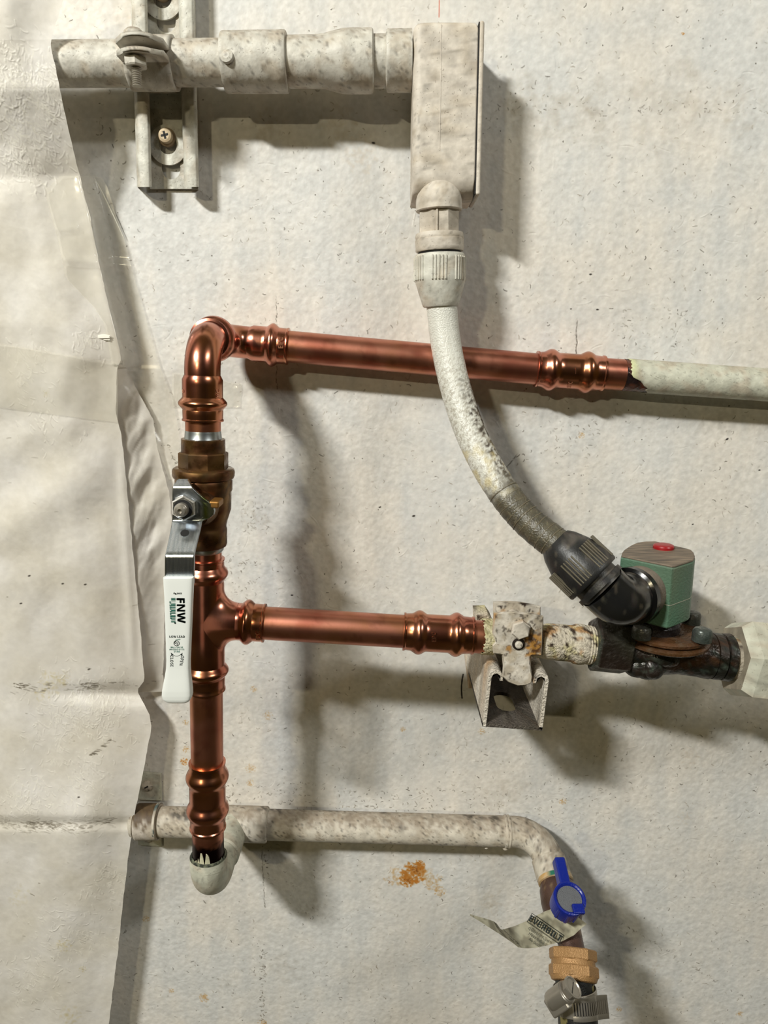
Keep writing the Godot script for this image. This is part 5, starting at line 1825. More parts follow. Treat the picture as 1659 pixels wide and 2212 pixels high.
# ---------------------------------------------------------------- strut arm with its clamp
func strut_arm() -> void:
	var zf := 105.0
	var bl := P(1045, 1568, zf)
	var br := P(1169, 1580, zf)
	var t := thing("cantilever_bracket", "chipped white strut channel arm sticking out of the wall under the rusty clamp", "strut channel", Vector3((bl.x + br.x) / 2, (bl.y + br.y) / 2, 0))
	var ang := -0.075
	var w := 0.0405
	var o := (bl + br) / 2
	var xf := Transform3D(Basis(Vector3.BACK, ang), Vector3(o.x, o.y, 0.0))
	for s in [-1.0, 1.0]:
		var mb := MB.new()
		var h := w / 2
		var th := 0.0025
		var q := PackedVector2Array()
		for v in [[h, 0.0], [h, 0.036], [h - 0.0012, 0.0395], [h - 0.0042, 0.0412], [h - 0.0075, 0.0405], [h - 0.0098, 0.038], [h - 0.0102, 0.0335], [h - 0.0082, 0.0335], [h - 0.0076, 0.0372], [h - 0.0056, 0.0385], [h - 0.0034, 0.0375], [h - th, 0.035], [h - th, 0.0]]:
			q.append(Vector2(v[0] * s, v[1]))
		var k := 14
		for i in k:                       # in lengths, so that the grime has corners to sit on
			prism(mb, q, xf * at_z(105.0 * i / k), 0.105 / k, 0.0003 if i == k - 1 else 0.00001, rusty_color, 0.9)
		part("side_wall", mb, M.crust, t)
	var fl := MB.new()
	plate(fl, PackedVector2Array([Vector2(-w / 2, 0.0), Vector2(w / 2, 0.0), Vector2(w / 2, 0.105), Vector2(-w / 2, 0.105)]), slot_at(0.014, 0.03, Vector2(0, 0.07)), Vector2(0, 0.07), xf * Transform3D(Basis(Vector3.RIGHT, Vector3.BACK, Vector3.DOWN), Vector3(0, 0.0025, 0)), 0.0025, grimy_shaded_steel)
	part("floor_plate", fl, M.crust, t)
	var mb := MB.new()
	prism(mb, flat([[1001, 1392], [1120, 1396], [1124, 1492], [1012, 1487]], 5.0), at_z(0.3), 0.0055, 0.0008, rusty_color)
	part("base_plate", mb, M.paint, t)
	mb = MB.new()
	prism(mb, flat([[1024, 1317], [1050, 1316], [1060, 1330], [1060, 1350], [1026, 1352]], 60.0), at_z(50.0), 0.02, 0.001, crust_color)
	part("clip", mb, M.crust, t)
	# clamp
	var c := thing("pipe_clamp", "rust-streaked white two-piece clamp bolted round the pipe on the strut arm", "pipe clamp", P(1120, 1380, ZV))
	mb = MB.new()
	var za := 105.5
	var arc := []
	for i in 13:
		var u := i / 12.0
		arc.append([lerpf(1067, 1174, u), lerpf(1325, 1332, u) - 5.0 * sin(PI * u)])
	arc.append_array([[1174, 1345], [1172, 1400], [1170, 1417], [1148, 1417], [1147, 1440], [1150, 1462], [1148, 1476], [1135, 1481], [1118, 1482], [1098, 1474], [1085, 1462], [1087, 1440], [1085, 1416], [1066, 1412], [1064, 1395], [1071, 1388], [1064, 1368]])
	prism(mb, flat(arc, za), at_z(za - 2.6), 0.0026, 0.0006, front_strap_color, 0.5, 0.0008)
	part("front_strap", mb, M.paint, c)
	mb = MB.new()
	var zb := 80.0
	arc = []
	for i in 13:
		var u := i / 12.0
		arc.append([lerpf(1066, 1168, u), lerpf(1301, 1311, u) - 5.0 * sin(PI * u)])
	arc.append_array([[1168, 1330], [1166, 1400], [1145, 1400], [1145, 1450], [1085, 1445], [1085, 1398], [1066, 1396]])
	prism(mb, flat(arc, zb), at_z(zb - 2.6), 0.0026, 0.0006, rusty_color, 0.5, 0.0012)
	part("back_strap", mb, M.paint, c)
	mb = MB.new()
	var bo := P(1123, 1357, za)
	sweep(mb, [bo + Vector3(0, 0, -0.03), bo], [0.0042, 0.0042], 16, rusty_color)
	prism(mb, ngon(6, 0.0066, 0.35), Transform3D(Basis(), bo), 0.0048, 0.0008, rusty_color, 0.2)
	part("hex_bolt", mb, M.paint, c)
	mb = MB.new()
	turn(mb, P(1120, 1391, za), Vector3.BACK, [[0.0, 0.0042], [0.0008, 0.0040], [0.001, 0.0026]], 24, col(lin(40, 30, 24)))
	turn(mb, P(1120, 1391, za), Vector3.BACK, [[0.0, 0.0026], [0.0022, 0.0025], [0.0027, 0.0016]], 20, rusty_color)
	part("set_screw", mb, M.paint, c)
	# painted stretch of the pipe inside the clamp
	var pp := thing("painted_nipple", "crusted cream and black pipe nipple between the clamp and the solenoid valve", "pipe nipple", P(1150, 1385, ZV))
	mb = MB.new()
	var p0 := axis(tb0, tb1, 1030)
	var p1 := P(1068, 1375.5, ZV)
	torn(mb, p0, P(1066, 1376, ZV), R * 1.1, 0.0007, func(w: float) -> float: return 0.004 + 0.003 * nf.get_noise_1d(w * 300.0) + 0.0016 * nz.get_noise_1d(w * 1500.0), 56, func(q: Vector3, n: Vector3) -> Color: return lin(206, 202, 152).lerp(crust_color(q, n), 0.45), 0.0012)
	part("paint_coat", mb, M.crust, pp)
	mb = MB.new()
	var k := S(1210, 1390, ZV)
	lathe(mb, [1100.0, 1378.0, ZV], [1280.0, 1394.0, ZV], [[1100, 36 * k], [1168, 36.5 * k], [1180, 38.5 * k], [1205, 39.5 * k], [1228, 39 * k], [1236, 40 * k], [1240, 43 * k], [1252, 44 * k], [1262, 42.5 * k], [1266, 40 * k], [1268, 42 * k], [1271, 40 * k], [1274, 42 * k], [1277, 40 * k], [1282, 41 * k]], 56, crust_color, 0.0012)
	part("nipple", mb, M.crust, pp)

func slot_at(w: float, l: float, at: Vector2) -> PackedVector2Array:
	var out := PackedVector2Array()
	for q in slot(w, l):
		out.append(q + at)
	return out

# ---------------------------------------------------------------- solenoid valve and what joins it
func solenoid() -> void:
	var t := thing("solenoid_valve", "dark bronze solenoid valve with a green coil box and red top button", "solenoid valve", P(1410, 1340, ZV))
	var k := S(1400, 1400, ZV)
	var a := [1276.0, 1389.0, ZV]
	var b := [1580.0, 1421.0, ZV]
	var mb := MB.new()
	var p0 := axis(a, b, 1280)
	var p1 := axis(a, b, 1354)
	prism(mb, ngon(6, 63 * k, PI / 6), Transform3D(basis_z(p1 - p0), p0), (p1 - p0).length(), 0.0016, bronze_color, 0.2)
	part("inlet_hex", mb, M.bronze, t)
	mb = MB.new()
	lathe(mb, a, b, [[1340, 48 * k], [1362, 50 * k], [1385, 56 * k], [1410, 57 * k], [1440, 50 * k], [1465, 47 * k], [1500, 48 * k], [1520, 50 * k], [1530, 51 * k], [1534, 48 * k]], 48, bronze_color, 0.002)
	part("body", mb, M.bronze, t)
	for d in [[1398.0, 1436.0, ZV + 9.0, 0.0115, 0.010, 0.0095, -0.2], [1408.0, 1441.0, ZV + 13.0, 0.0075, 0.0085, 0.008, 0.5], [1426.0, 1418.0, ZV + 13.0, 0.0135, 0.0062, 0.008, -0.24], [1378.0, 1436.0, ZV + 8.0, 0.010, 0.0085, 0.009, 0.1]]:
		mb = MB.new()
		var rows := []
		var c := P(d[0], d[1], d[2])
		var bz := Basis(Vector3.BACK, d[6])
		for i in 17:
			var f := -PI / 2 + PI * i / 16.0
			var row := []
			for j in 24:
				var w := TAU * j / 24
				row.append(c + bz * Vector3(sin(f) * d[3], cos(f) * sin(w) * d[4], cos(f) * cos(w) * d[5]))
			rows.append(row)
		skin(mb, rows, true, bronze_color)
		part("cast_lobe", mb, M.bronze, t)
	mb = MB.new()
	lathe(mb, a, b, [[1532, 38 * k], [1534, 50 * k], [1552, 50 * k], [1554, 42 * k], [1557, 50 * k], [1572, 52 * k], [1576, 44 * k]], 48, bronze_color, 0.002)
	part("outlet_rings", mb, M.bronze, t)
	# bonnet plates with four bolts
	var bc := P(1432, 1380, ZV)
	var up := Vector3(0.02, 1, 0.03).normalized()
	for d in [[0.0, 0.0295, 0.0042], [0.0046, 0.0285, 0.0042]]:
		mb = MB.new()
		turn(mb, bc + up * (d[0] - 0.001), up, [[0.0, d[1] - 0.003], [0.0006, d[1] - 0.0008], [0.0014, d[1]], [d[2] - 0.0012, d[1]], [d[2] - 0.0004, d[1] - 0.001], [d[2], d[1] - 0.003]], 56, func(p: Vector3, n: Vector3) -> Color: return bronze_color(p, n).lerp(lin(112, 74, 44), 0.45), 0.003)
		part("bonnet_plate", mb, M.bronze, t)
	for g in [0.5, 2.2, 3.75, 5.4]:
		mb = MB.new()
		var o: Vector3 = bc + Vector3(cos(g) * 0.0255, 0.0075, -sin(g) * 0.0255 + 0.002)
		turn(mb, o, up, [[0.0, 0.0062], [0.006, 0.0062], [0.0078, 0.0052], [0.0084, 0.003]], 20, func(p: Vector3, n: Vector3) -> Color: return bronze_color(p, n).lerp(lin(84, 92, 88), 0.5), 0.002)
		part("bonnet_bolt", mb, M.bronze, t)
	mb = MB.new()
	var hc := PY(1420, 1196, -0.129)
	turn(mb, Vector3(hc.x, bc.y, bc.z), Vector3.UP, [[0.004, 0.017], [0.012, 0.0165], [0.016, 0.013]], 32, col(lin(34, 32, 30)))
	part("bonnet_neck", mb, M.bronze, t)
	# coil box
	var top := -0.129
	var out := PackedVector2Array()
	for q in [[1341, 1203], [1342.5, 1196], [1347, 1190], [1354, 1185], [1364, 1179], [1376, 1174], [1394, 1171.5], [1415, 1171], [1484, 1187], [1494, 1190], [1499, 1195], [1502, 1203], [1501, 1209], [1497, 1213], [1458, 1225.5], [1452, 1226]]:
		var p := PY(q[0], q[1], top)
		out.append(Vector2(p.x, p.z))
	mb = MB.new()
	var down := Transform3D(Basis(Vector3.RIGHT, Vector3.BACK, Vector3.DOWN), Vector3(0, top, 0))
	prism(mb, out, down, 0.0405, 0.0012, green_color, 0.6)
	# a seam moulded round the housing
	part("coil_housing", mb, M.coil_green, t, "scuffed green coil housing")
	var cen := Vector2.ZERO
	for q in out:
		cen += q / out.size()
	var small := PackedVector2Array()
	var grown := PackedVector2Array()
	for q in out:
		small.append(cen + (q - cen) * 0.985)
		grown.append(cen + (q - cen) * 1.004)
	mb = MB.new()
	prism(mb, grown, Transform3D(down.basis, Vector3(0, top - 0.0245, 0)), 0.0005, 0.0001, func(p: Vector3, n: Vector3) -> Color: return lin(150, 150, 134), 0.6)
	part("housing_seam", mb, M.coil_green, t)
	mb = MB.new()
	prism(mb, small, Transform3D(down.basis, Vector3(0, top + 0.0008, 0)), 0.0012, 0.0004, func(p: Vector3, _n: Vector3) -> Color: return lin(120, 104, 88), 0.6)
	var plate_mat := mat("worn_plate", Color.WHITE, 0.6)
	plate_mat.albedo_texture = streak_texture()
	plate_mat.uv1_triplanar = true
	plate_mat.uv1_scale = Vector3.ONE / 0.05
	part("nameplate", mb, plate_mat, t, "worn brown streaked nameplate")
	mb = MB.new()
	var rb := PY(1433, 1187, top)
	turn(mb, rb + Vector3(0, 0.0006, 0), Vector3.UP, [[0.0, 0.0068], [0.0018, 0.0069], [0.0026, 0.0064], [0.0030, 0.0054], [0.0031, 0.002]], 32, white)
	part("push_button", mb, M.red, t)
	# hub on the coil's face, toward the elbow
	var fa := PY(1341, 1203, top)
	var fb := PY(1452, 1226, top)
	var along_face := (fb - fa).normalized()
	var fn := Vector3(-along_face.z, 0, along_face.x)
	if fn.z < 0:
		fn = -fn
	var hub := fa.lerp(fb, 0.46) + Vector3(0, -0.0195, 0)
	mb = MB.new()
	turn(mb, hub, fn, [[-0.002, 0.0165], [0.003, 0.0165], [0.006, 0.016], [0.012, 0.0152]], 40, func(p: Vector3, n: Vector3) -> Color: return lin(128, 116, 104).lerp(lin(92, 82, 74), noise(p, 9000.0)))
	part("conduit_hub", mb, M.coil_green, t)
	# black elbow connector
	var e := thing("elbow_connector", "black plastic elbow and ribbed nut joining the hose to the green coil", "connector", P(1290, 1250, 122))
	var n0 := P(1199, 1171, 112)
	var n1 := P(1283, 1251, 124)
	var dir := (n1 - n0).normalized()
	var r0 := 0.0108
	mb = MB.new()
	var l := (n1 - n0).length()
	turn(mb, n0, dir, [[0.0, r0 * 0.9], [0.0004, r0], [0.004, r0 * 1.22], [0.012, r0 * 1.5], [0.016, r0 * 1.6], [l - 0.008, r0 * 1.74], [l - 0.001, r0 * 1.74], [l, r0 * 1.68], [l + 0.0002, r0 * 1.2]], 44, dusty_black, 0.002)
	part("gland_nut", mb, M.black_plastic, e)
	var bs := basis_z(dir, Vector3.BACK)
	for g in [0.15, 1.0, 1.9, -0.7, 2.8]:
		for j in 5:
			var w: float = g + (j - 2) * 0.115
			mb = MB.new()
			var rad: Vector3 = bs.x * cos(w + 0.75) + bs.y * sin(w + 0.75)
			var c := n0 + dir * (l * 0.66) + rad * r0 * 1.70
			rbox(mb, Transform3D(Basis(rad.cross(dir), rad, dir).orthonormalized(), c), Vector3(0.0010, 0.0016, l * 0.52), 0.0004, func(p: Vector3, n: Vector3) -> Color: return dusty_black(p, n).lerp(lin(140, 130, 108), 0.35), 2)
			part("rib", mb, M.black_plastic, e)
	mb = MB.new()
	var cor := hub + fn * 0.030
	var p2 := n1 + dir * 0.004
	turn(mb, n1, dir, [[-0.002, 0.0148], [0.0035, 0.0148], [0.0036, 0.0166], [0.0066, 0.0168], [0.0067, 0.0152], [0.0085, 0.0150]], 44, dusty_black)
	part("collar", mb, M.black_plastic, e)
	mb = MB.new()
	var path := fillet([n1 + dir * 0.006, cor, hub + fn * 0.010], [0.012], 14)
	var rr := []
	for i in path.size():
		rr.append(lerpf(0.0158, 0.0162, float(i) / path.size()))
	sweep(mb, path, rr, 44, dusty_black, true, 0.002)
	part("elbow", mb, M.black_gloss, e)
	mb = MB.new()
	turn(mb, hub + fn * 0.0105, fn, [[0.0, 0.0165], [0.0005, 0.0182], [0.0055, 0.0184], [0.0065, 0.0165]], 44, col(lin(20, 20, 21)))
	part("lock_ring", mb, M.black_gloss, e)
	# right: nipple and the white union
	var u := thing("pipe_union", "large white painted hexagon union at the right edge beside the bronze valve", "pipe union", P(1630, 1424, ZV))
	mb = MB.new()
	lathe(mb, a, b, [[1574, 46 * k], [1585, 50 * k], [1604, 54 * k], [1620, 56 * k]], 48, func(p: Vector3, n: Vector3) -> Color: return lin(92, 82, 70).lerp(crust_color(p, n), 0.5).lerp(lin(60, 92, 84), 0.5 * smoothstep(0.5, 0.7, noise(p, 9000.0))), 0.0012)
	part("threaded_neck", mb, M.crust, u, "dark corroded neck with teal traces")
	mb = MB.new()
	var q0 := axis(a, b, 1582)
	var q1 := axis(a, b, 1602)
	var q2 := axis(a, b, 1800)
	var ub := basis_z(q2 - q0)
	var hexa := []
	for d in [[q0, 76.0], [q1, 91.0], [q1.lerp(q2, 0.3), 91.0], [q1.lerp(q2, 0.6), 91.0], [q2, 91.0]]:
		var row := []
		for i in 6:
			var a0 := TAU * i / 6 + PI / 6 + 0.12
			var a1 := TAU * (i + 1) / 6 + PI / 6 + 0.12
			for j in 8:
				row.append(d[0] + (ub.x * cos(a0) + ub.y * sin(a0)).lerp(ub.x * cos(a1) + ub.y * sin(a1), j / 8.0) * d[1] * k)
		hexa.append(row)
	for i in hexa.size() - 1:
		for s in 6:
			for j in 8:
				var x0 := s * 8 + j
				var x1 := (s * 8 + j + 1) % 48
				var f := [hexa[i][x0], hexa[i][x1], hexa[i + 1][x1], hexa[i + 1][x0]]
				var nn: Vector3 = (f[1] - f[0]).cross(f[2] - f[0])
				if nn.dot(f[0] - q0.lerp(q2, 0.5)) < 0:
					f.reverse()
				mb.face(f, pale_color)
	var cap := mb.add(q0, -(q2 - q0).normalized(), lin(150, 142, 126))
	var first := mb.v.size()
	for q in hexa[0]:
		mb.add(q, -(q2 - q0).normalized(), lin(150, 142, 126))
	for j in 48:
		mb.tri(cap, first + j, first + (j + 1) % 48)
	part("hex_nut", mb, M.lumpy, u)
	mb = MB.new()
	lathe(mb, a, b, [[1790, 44 * k], [2500, 44 * k]], 40, pale_color, 0.004)
	part("outlet_pipe", mb, M.paint, u)

func streak_texture() -> Texture2D:
	var im := noise_image(256, 32, 0.05, 3, 61)
	im.resize(256, 256)
	im = im.duplicate()
	var src := noise_image(32, 256, 0.06, 4, 62)
	src.resize(256, 256, Image.INTERPOLATE_CUBIC)
	var d := src.get_data()
	var out := PackedByteArray()
	out.resize(256 * 256 * 3)
	for i in 256 * 256:
		var t := d[i] / 255.0
		out[i * 3] = int(lerpf(62, 150, t))
		out[i * 3 + 1] = int(lerpf(56, 132, t))
		out[i * 3 + 2] = int(lerpf(50, 112, t))
	return ImageTexture.create_from_image(Image.create_from_data(256, 256, false, Image.FORMAT_RGB8, out))

# ---------------------------------------------------------------- the tap with its tag, hose and clamp
func hose_tap() -> void:
	var t := thing("hose_tap", "small brown quarter-turn tap with a blue handle at the low pipe's end", "tap", P(1220, 1970, 74))
	var p0 := P(1201, 1906, 53)
	var p1 := P(1237, 2056, 98)
	var d := (p1 - p0).normalized()
	var l := (p1 - p0).length()
	var brown := func(p: Vector3, _n: Vector3) -> Color: return lin(92, 70, 62).lerp(lin(66, 48, 40), noise(p, 9000.0)).lerp(lin(150, 126, 96), 0.5 * smoothstep(0.7, 0.85, fine(p, 15000.0)))
	var mb := MB.new()
	turn(mb, p0, d, [[-0.004, 0.0118], [0.002, 0.0128], [0.005, 0.0140], [0.014, 0.0150], [0.024, 0.0146], [0.030, 0.0122], [0.036, 0.0098], [l - 0.004, 0.0092], [l + 0.006, 0.0092]], 44, brown, 0.002)
	part("body", mb, M.tap_metal, t)
	mb = MB.new()
	turn(mb, p0 - d * 0.004, d, [[0.0, 0.0118], [0.0006, 0.0136], [0.004, 0.0138], [0.0046, 0.0122]], 44, func(p: Vector3, n: Vector3) -> Color: return lin(188, 148, 84).lerp(lin(206, 196, 176), noise(p, 12000.0)).lerp(lin(20, 104, 84), smoothstep(0.45, 0.55, n.y * 0.8 + n.z * 0.4 - absf(p.x - P(1199, 1897, 60).x) * 60.0)), 0.001, false)
	part("thread_seal", mb, M.paint, t, "thread end with ochre and green paint")
	# handle, its stem square to the pipe and up toward the viewer
	var ax := Vector3(0.10, 0.85, 0.55)
	ax = (ax - d * ax.dot(d) * 0.55).normalized()
	var hb := P(1232, 1980, 96)
	mb = MB.new()
	sweep(mb, [hb - ax * 0.02, hb], [0.0065, 0.0065], 24, brown)
	part("stem", mb, M.tap_metal, t)
	var k := S(1232, 1950, 105)
	var r := 35.5 * k
	var top := P(1231.5, 1940, 110)
	var foot := top - ax * 0.0155
	mb = MB.new()
	turn(mb, foot, ax, [[0.0, r * 0.86], [0.0006, r * 0.93], [0.0145, r * 1.0], [0.0155, r * 0.97], [0.0157, r * 0.88], [0.0150, r * 0.80], [0.0142, r * 0.78], [0.0140, 0.0005]], 44, white)
	var hdl := part("handle", mb, M.blue, t, "blue plastic handle with a pointer tab")
	mb = MB.new()
	turn(mb, foot + ax * 0.01405, ax, [[0.0, r * 0.77], [0.0002, r * 0.75], [0.0003, 0.0008]], 36, white)
	part("dusty_cap", mb, M.grey_dust, hdl)
	var side := P(1229, 1897, 104)
	var tb := basis_z(ax, Vector3.UP)
	var lift := (side - top)
	lift = (lift - ax * lift.dot(ax)).normalized()
	var bx := Basis(lift.cross(ax), lift, ax).orthonormalized()
	mb = MB.new()
	rbox(mb, Transform3D(bx, top + lift * (r * 1.0 + 0.0075) - ax * 0.006), Vector3(0.0078, 0.021, 0.009), 0.0014, white)
	part("pointer_tab", mb, M.blue, hdl)
	mb = MB.new()
	rbox(mb, Transform3D(bx, top - lift * (r * 0.62) + bx.x * 0.0042 - ax * 0.0008), Vector3(0.0082, 0.0066, 0.004), 0.0008, white)
	part("grip_block", mb, M.blue, hdl)
	for w in [-0.9, -0.25, 0.35, 0.95]:
		mb = MB.new()
		var dirw: Vector3 = (-lift).rotated(ax, w)
		rbox(mb, Transform3D(Basis(dirw.cross(ax), dirw, ax).orthonormalized(), foot + ax * 0.0075 + dirw * r * 0.955), Vector3(0.0022, 0.0012, 0.013), 0.0005, white, 2)
		part("handle_rib", mb, M.blue, hdl)
	# paper tag
	var tg := thing("paper_tag", "curled grey paper tag with dark print hung behind the blue handle", "tag", P(1150, 2010, 92))
	var edge := [[1210, 1952, 98, 1268, 1996, 103], [1195, 1962, 98, 1258, 2003, 104], [1176, 1969, 96, 1240, 2020, 104], [1156, 1979, 95, 1215, 2033, 102], [1134, 1991, 95, 1188, 2041, 101], [1113, 2000, 100, 1165, 2046, 105], [1096, 2005, 104, 1144, 2048.5, 109], [1085, 2008, 108, 1130, 2048.5, 113], [1080, 2007, 111, 1119, 2046, 116], [1077, 2002, 115, 1109, 2038, 121], [1073, 1995, 119, 1096, 2029, 125], [1066, 1990, 123, 1078, 2017, 128], [1052, 1985, 127, 1056, 2003, 131], [1030, 1979, 130, 1031, 1987, 133], [1010, 1973, 132, 1010.5, 1975, 134]]
	var rows := []
	for i in edge.size() - 1:
		for s in 4:
			var u := s / 4.0
			var q := []
			for w in 6:
				q.append(lerpf(edge[i][w], edge[i + 1][w], u))
			var row := []
			for j in 12:
				var v := j / 11.0
				row.append(P(lerpf(q[0], q[3], v), lerpf(q[1], q[4], v), lerpf(q[2], q[5], v)))
			rows.append(row)
	mb = MB.new()
	skin(mb, rows, false, func(p: Vector3, _n: Vector3) -> Color: return lin(178, 174, 152).lerp(lin(128, 122, 104), 0.8 * smoothstep(0.45, 0.75, noise(p, 9000.0))).lerp(lin(70, 66, 54), 0.6 * smoothstep(0.62, 0.8, fine(p, 12000.0))), Vector3.BACK)
	M.tag_paper.vertex_color_use_as_albedo = true
	M.tag_paper.albedo_color = Color.WHITE
	var pm := part("paper", mb, M.tag_paper, tg)
	var o0 := P(1176, 2008, 97.5)
	var xd := (P(1203, 2028, 101.5) - P(1150, 1991, 96.6)).normalized()
	var yd := (P(1195, 1975, 96) - P(1160, 2040, 103.5))
	yd = (yd - xd * yd.dot(xd)).normalized()
	var zd := xd.cross(yd)
	var tbz := Basis(xd, yd, zd)
	var lift0 := zd * 0.0016
	words(pm, "EVERBILT", P(1177, 2004, 99.6) + lift0, tbz, 0.0042, M.ink, true, 1.0)
	var frame := MB.new()
	var fc := P(1177, 2004, 99.6) + lift0
	for s in [[0.0, 0.0034, 0.0262, 0.0004], [0.0, -0.0034, 0.0262, 0.0004], [-0.0131, 0.0, 0.0004, 0.0072], [0.0131, 0.0, 0.0004, 0.0072]]:
		rbox(frame, Transform3D(tbz, fc + xd * s[0] + yd * s[1]), Vector3(s[2], s[3], 0.00014), 0.00006, white, 1)
	part("print_frame", frame, M.ink, pm)
	for s in [["Quarter Turn", -0.0062, 0.0019], ["Hose Bibb", -0.0092, 0.0019], ["No lead", -0.0122, 0.0017]]:
		words(pm, s[0], fc + yd * s[1] - xd * 0.002 + zd * 0.0005, tbz, s[2], M.faded_ink, true, 1.0)
	# brass adapter
	var ad := thing("brass_adapter", "yellow brass double-hexagon adapter between the blue tap and black hose", "fitting", P(1238, 2085, 104))
	var a0 := P(1237, 2050, 97)
	var a1 := P(1240, 2122, 112)
	var an := (a1 - a0).normalized()
	var al := (a1 - a0).length()
	var ab := basis_z(an, Vector3.BACK)
	k = S(1238, 2085, 104)
	for s in [[0.0, 0.36, 51.0], [0.5, 0.36, 53.0]]:
		mb = MB.new()
		prism(mb, ngon(8, s[2] * k, PI / 8 + 0.05), Transform3D(ab, a0 + an * al * s[0]), al * s[1], 0.0009, white, 0.2)
		part("hex_ring", mb, M.yellow_brass, ad)
	mb = MB.new()
	turn(mb, a0, an, [[0.0, 42 * k], [al * 0.1, 45 * k], [al * 0.3, 46 * k], [al * 0.44, 46.5 * k], [al * 0.6, 48 * k], [al * 0.86, 50 * k], [al * 0.97, 47 * k], [al, 43 * k], [al * 1.01, 30 * k]], 44, white)
	part("core", mb, M.yellow_brass, ad)
	# hose
	var h := thing("garden_hose", "black rubber hose with dull yellow stripes leaving the brass adapter", "hose", P(1245, 2190, 118))
	mb = MB.new()
	var hp := [P(1239, 2112, 110), P(1243, 2150, 116), P(1248, 2200, 122), P(1270, 2620, 158)]
	k = S(1245, 2180, 119)
	sweep(mb, hp, [40 * k, 40.5 * k, 42 * k, 42 * k], 44, white, true, 0.003)
	part("tube", mb, M.rubber, h)
	for s in [-0.98, 0.98]:
		mb = MB.new()
		rows = []
		for i in 20:
			var u := i / 19.0
			var pos: Vector3 = hp[0].lerp(hp[1], u / 0.33) if u < 0.33 else (hp[1].lerp(hp[2], (u - 0.33) / 0.33) if u < 0.66 else hp[2].lerp(hp[3], (u - 0.66) / 0.34))
			var row := []
			for j in 6:
				var w: float = s + (j - 2.5) * 0.1
				row.append(pos + Vector3(sin(w), 0.1 * cos(w), cos(w)) * 42.4 * k)
			rows.append(row)
		skin(mb, rows, false, white, Vector3(s, 0, 0.6))
		part("stripe", mb, M.rubber_stripe, h)
	# worm-drive clamp
	var c := thing("hose_clamp", "stainless worm-drive clamp round the black hose, its slotted tail sticking out", "hose clamp", P(1245, 2160, 118))
	var cc := P(1243, 2158, 117)
	var cz: Vector3 = (hp[2] - hp[1]).normalized()
	var cx: Vector3 = Vector3.RIGHT - cz * cz.x
	cx = cx.normalized()
	var cy: Vector3 = cz.cross(cx)
	if cy.z < 0:
		cy = -cy
	var rad := 45.0 * k
	var hw := 23.0 * k
	# band drawn as rows round the hose, then the tail running off to the right
	var band := []
	for i in 50:
		var w := lerpf(deg_to_rad(140), deg_to_rad(140 - 360), i / 49.0)
		band.append(cc + (cx * cos(w) + cy * sin(w)) * (rad + 0.0002))
	var tail := []
	for i in 81:
		var u := i / 80.0
		var w := lerpf(deg_to_rad(112), deg_to_rad(38), minf(u * 1.5, 1.0))
		var q: Vector3 = cc + (cx * cos(w) + cy * sin(w)) * (rad + 0.0012)
		if u > 0.667:
			q += (cx * 0.75 - cy * 0.55) * 0.0125 * (u - 0.667) / 0.333
		tail.append(q + cz * (0.0005 + 0.0045 * u * u))
	for d2 in [band]:
		mb = MB.new()
		rows = []
		for q in d2:
			rows.append([q - cz * hw, q - cz * hw * 0.9 + (q - cc).normalized() * 0.0004, q + cz * hw * 0.9 + (q - cc).normalized() * 0.0004, q + cz * hw, q + cz * hw * 0.9 - (q - cc).normalized() * 0.0004, q - cz * hw * 0.9 - (q - cc).normalized() * 0.0004])
		skin(mb, rows, true, white)
		part("band", mb, M.steel, c)
	# tail: rails and bars leave real slots open
	mb = MB.new()
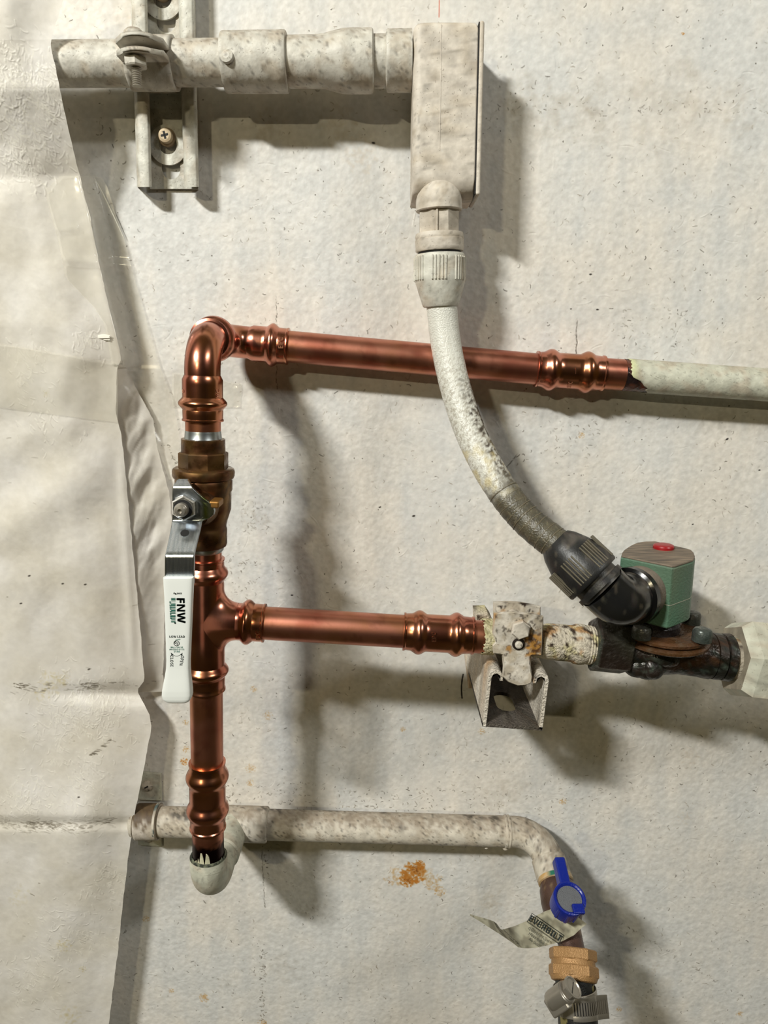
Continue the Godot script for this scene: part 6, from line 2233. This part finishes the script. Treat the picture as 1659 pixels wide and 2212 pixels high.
	for i in tail.size() - 1:
		var q0: Vector3 = tail[i]
		var q1: Vector3 = tail[i + 1]
		var nn := (q0 - cc).normalized()
		for e in [[-1.0, -0.56], [0.56, 1.0]]:
			rows = []
			for q in [q0, q1]:
				rows.append([q + cz * hw * e[0], q + cz * hw * e[1], q + cz * hw * e[1] - nn * 0.0006, q + cz * hw * e[0] - nn * 0.0006])
			skin(mb, rows, true, white)
		if i % 5 < 3 or i > 74:
			rows = []
			for q in [q0, q1]:
				rows.append([q - cz * hw * 0.58, q + cz * hw * 0.58, q + cz * hw * 0.58 - nn * 0.0006, q - cz * hw * 0.58 - nn * 0.0006])
			skin(mb, rows, true, white)
	part("slotted_tail", mb, M.steel, c)
	for i in range(3, 54, 5):
		mb = MB.new()
		var q: Vector3 = tail[i].lerp(tail[i + 2], 0.5)
		var nn := (q - cc).normalized()
		nn = (nn - cz * nn.dot(cz)).normalized()
		rbox(mb, Transform3D(Basis(cz.cross(nn), cz, nn).orthonormalized(), q - nn * 0.0006), Vector3((tail[i] as Vector3).distance_to(tail[i + 2]) * 0.95, hw * 1.1, 0.0006), 0.0002, white, 2)
		part("band_slot", mb, M.dark, c)
	mb = MB.new()
	var hs := P(1190, 2166, 131)
	var he := P(1233, 2136, 135)
	var hd := (he - hs).normalized()
	var hl := (he - hs).length()
	turn(mb, hs, hd, [[0.0, 0.0058], [0.0008, 0.0066], [0.003, 0.0071], [hl * 0.78, 0.0073], [hl * 0.8, 0.0068], [hl * 0.84, 0.0070], [hl * 0.86, 0.0064]], 36, white)
	part("screw_housing", mb, M.steel, c)
	mb = MB.new()
	prism(mb, ngon(6, 0.0064, 0.2), Transform3D(basis_z(hd), hs + hd * hl * 0.86), 0.0042, 0.0008, white, 0.2)
	var sc := part("worm_screw", mb, M.steel, c)
	mb = MB.new()
	turn(mb, hs + hd * (hl * 0.86 + 0.0041), hd, [[0.0, 0.0066], [0.0002, 0.0072], [0.0012, 0.0072], [0.0014, 0.0062], [0.0006, 0.0058]], 32, white)
	part("screw_flange", mb, M.steel, sc)
	mb = MB.new()
	rbox(mb, Transform3D(basis_z(hd), hs + hd * (hl * 0.86 + 0.0043)), Vector3(0.0105, 0.0015, 0.0008), 0.0003, white, 2)
	part("screw_slot", mb, M.dark, sc)
	mb = MB.new()
	rbox(mb, Transform3D(Basis(hd, cz, hd.cross(cz)).orthonormalized(), hs.lerp(he, 0.4) - hd.cross(cz).normalized() * 0.002 + cz * 0.003), Vector3(hl * 0.8, 0.0125, 0.006), 0.0014, white)
	part("saddle", mb, M.steel, c)
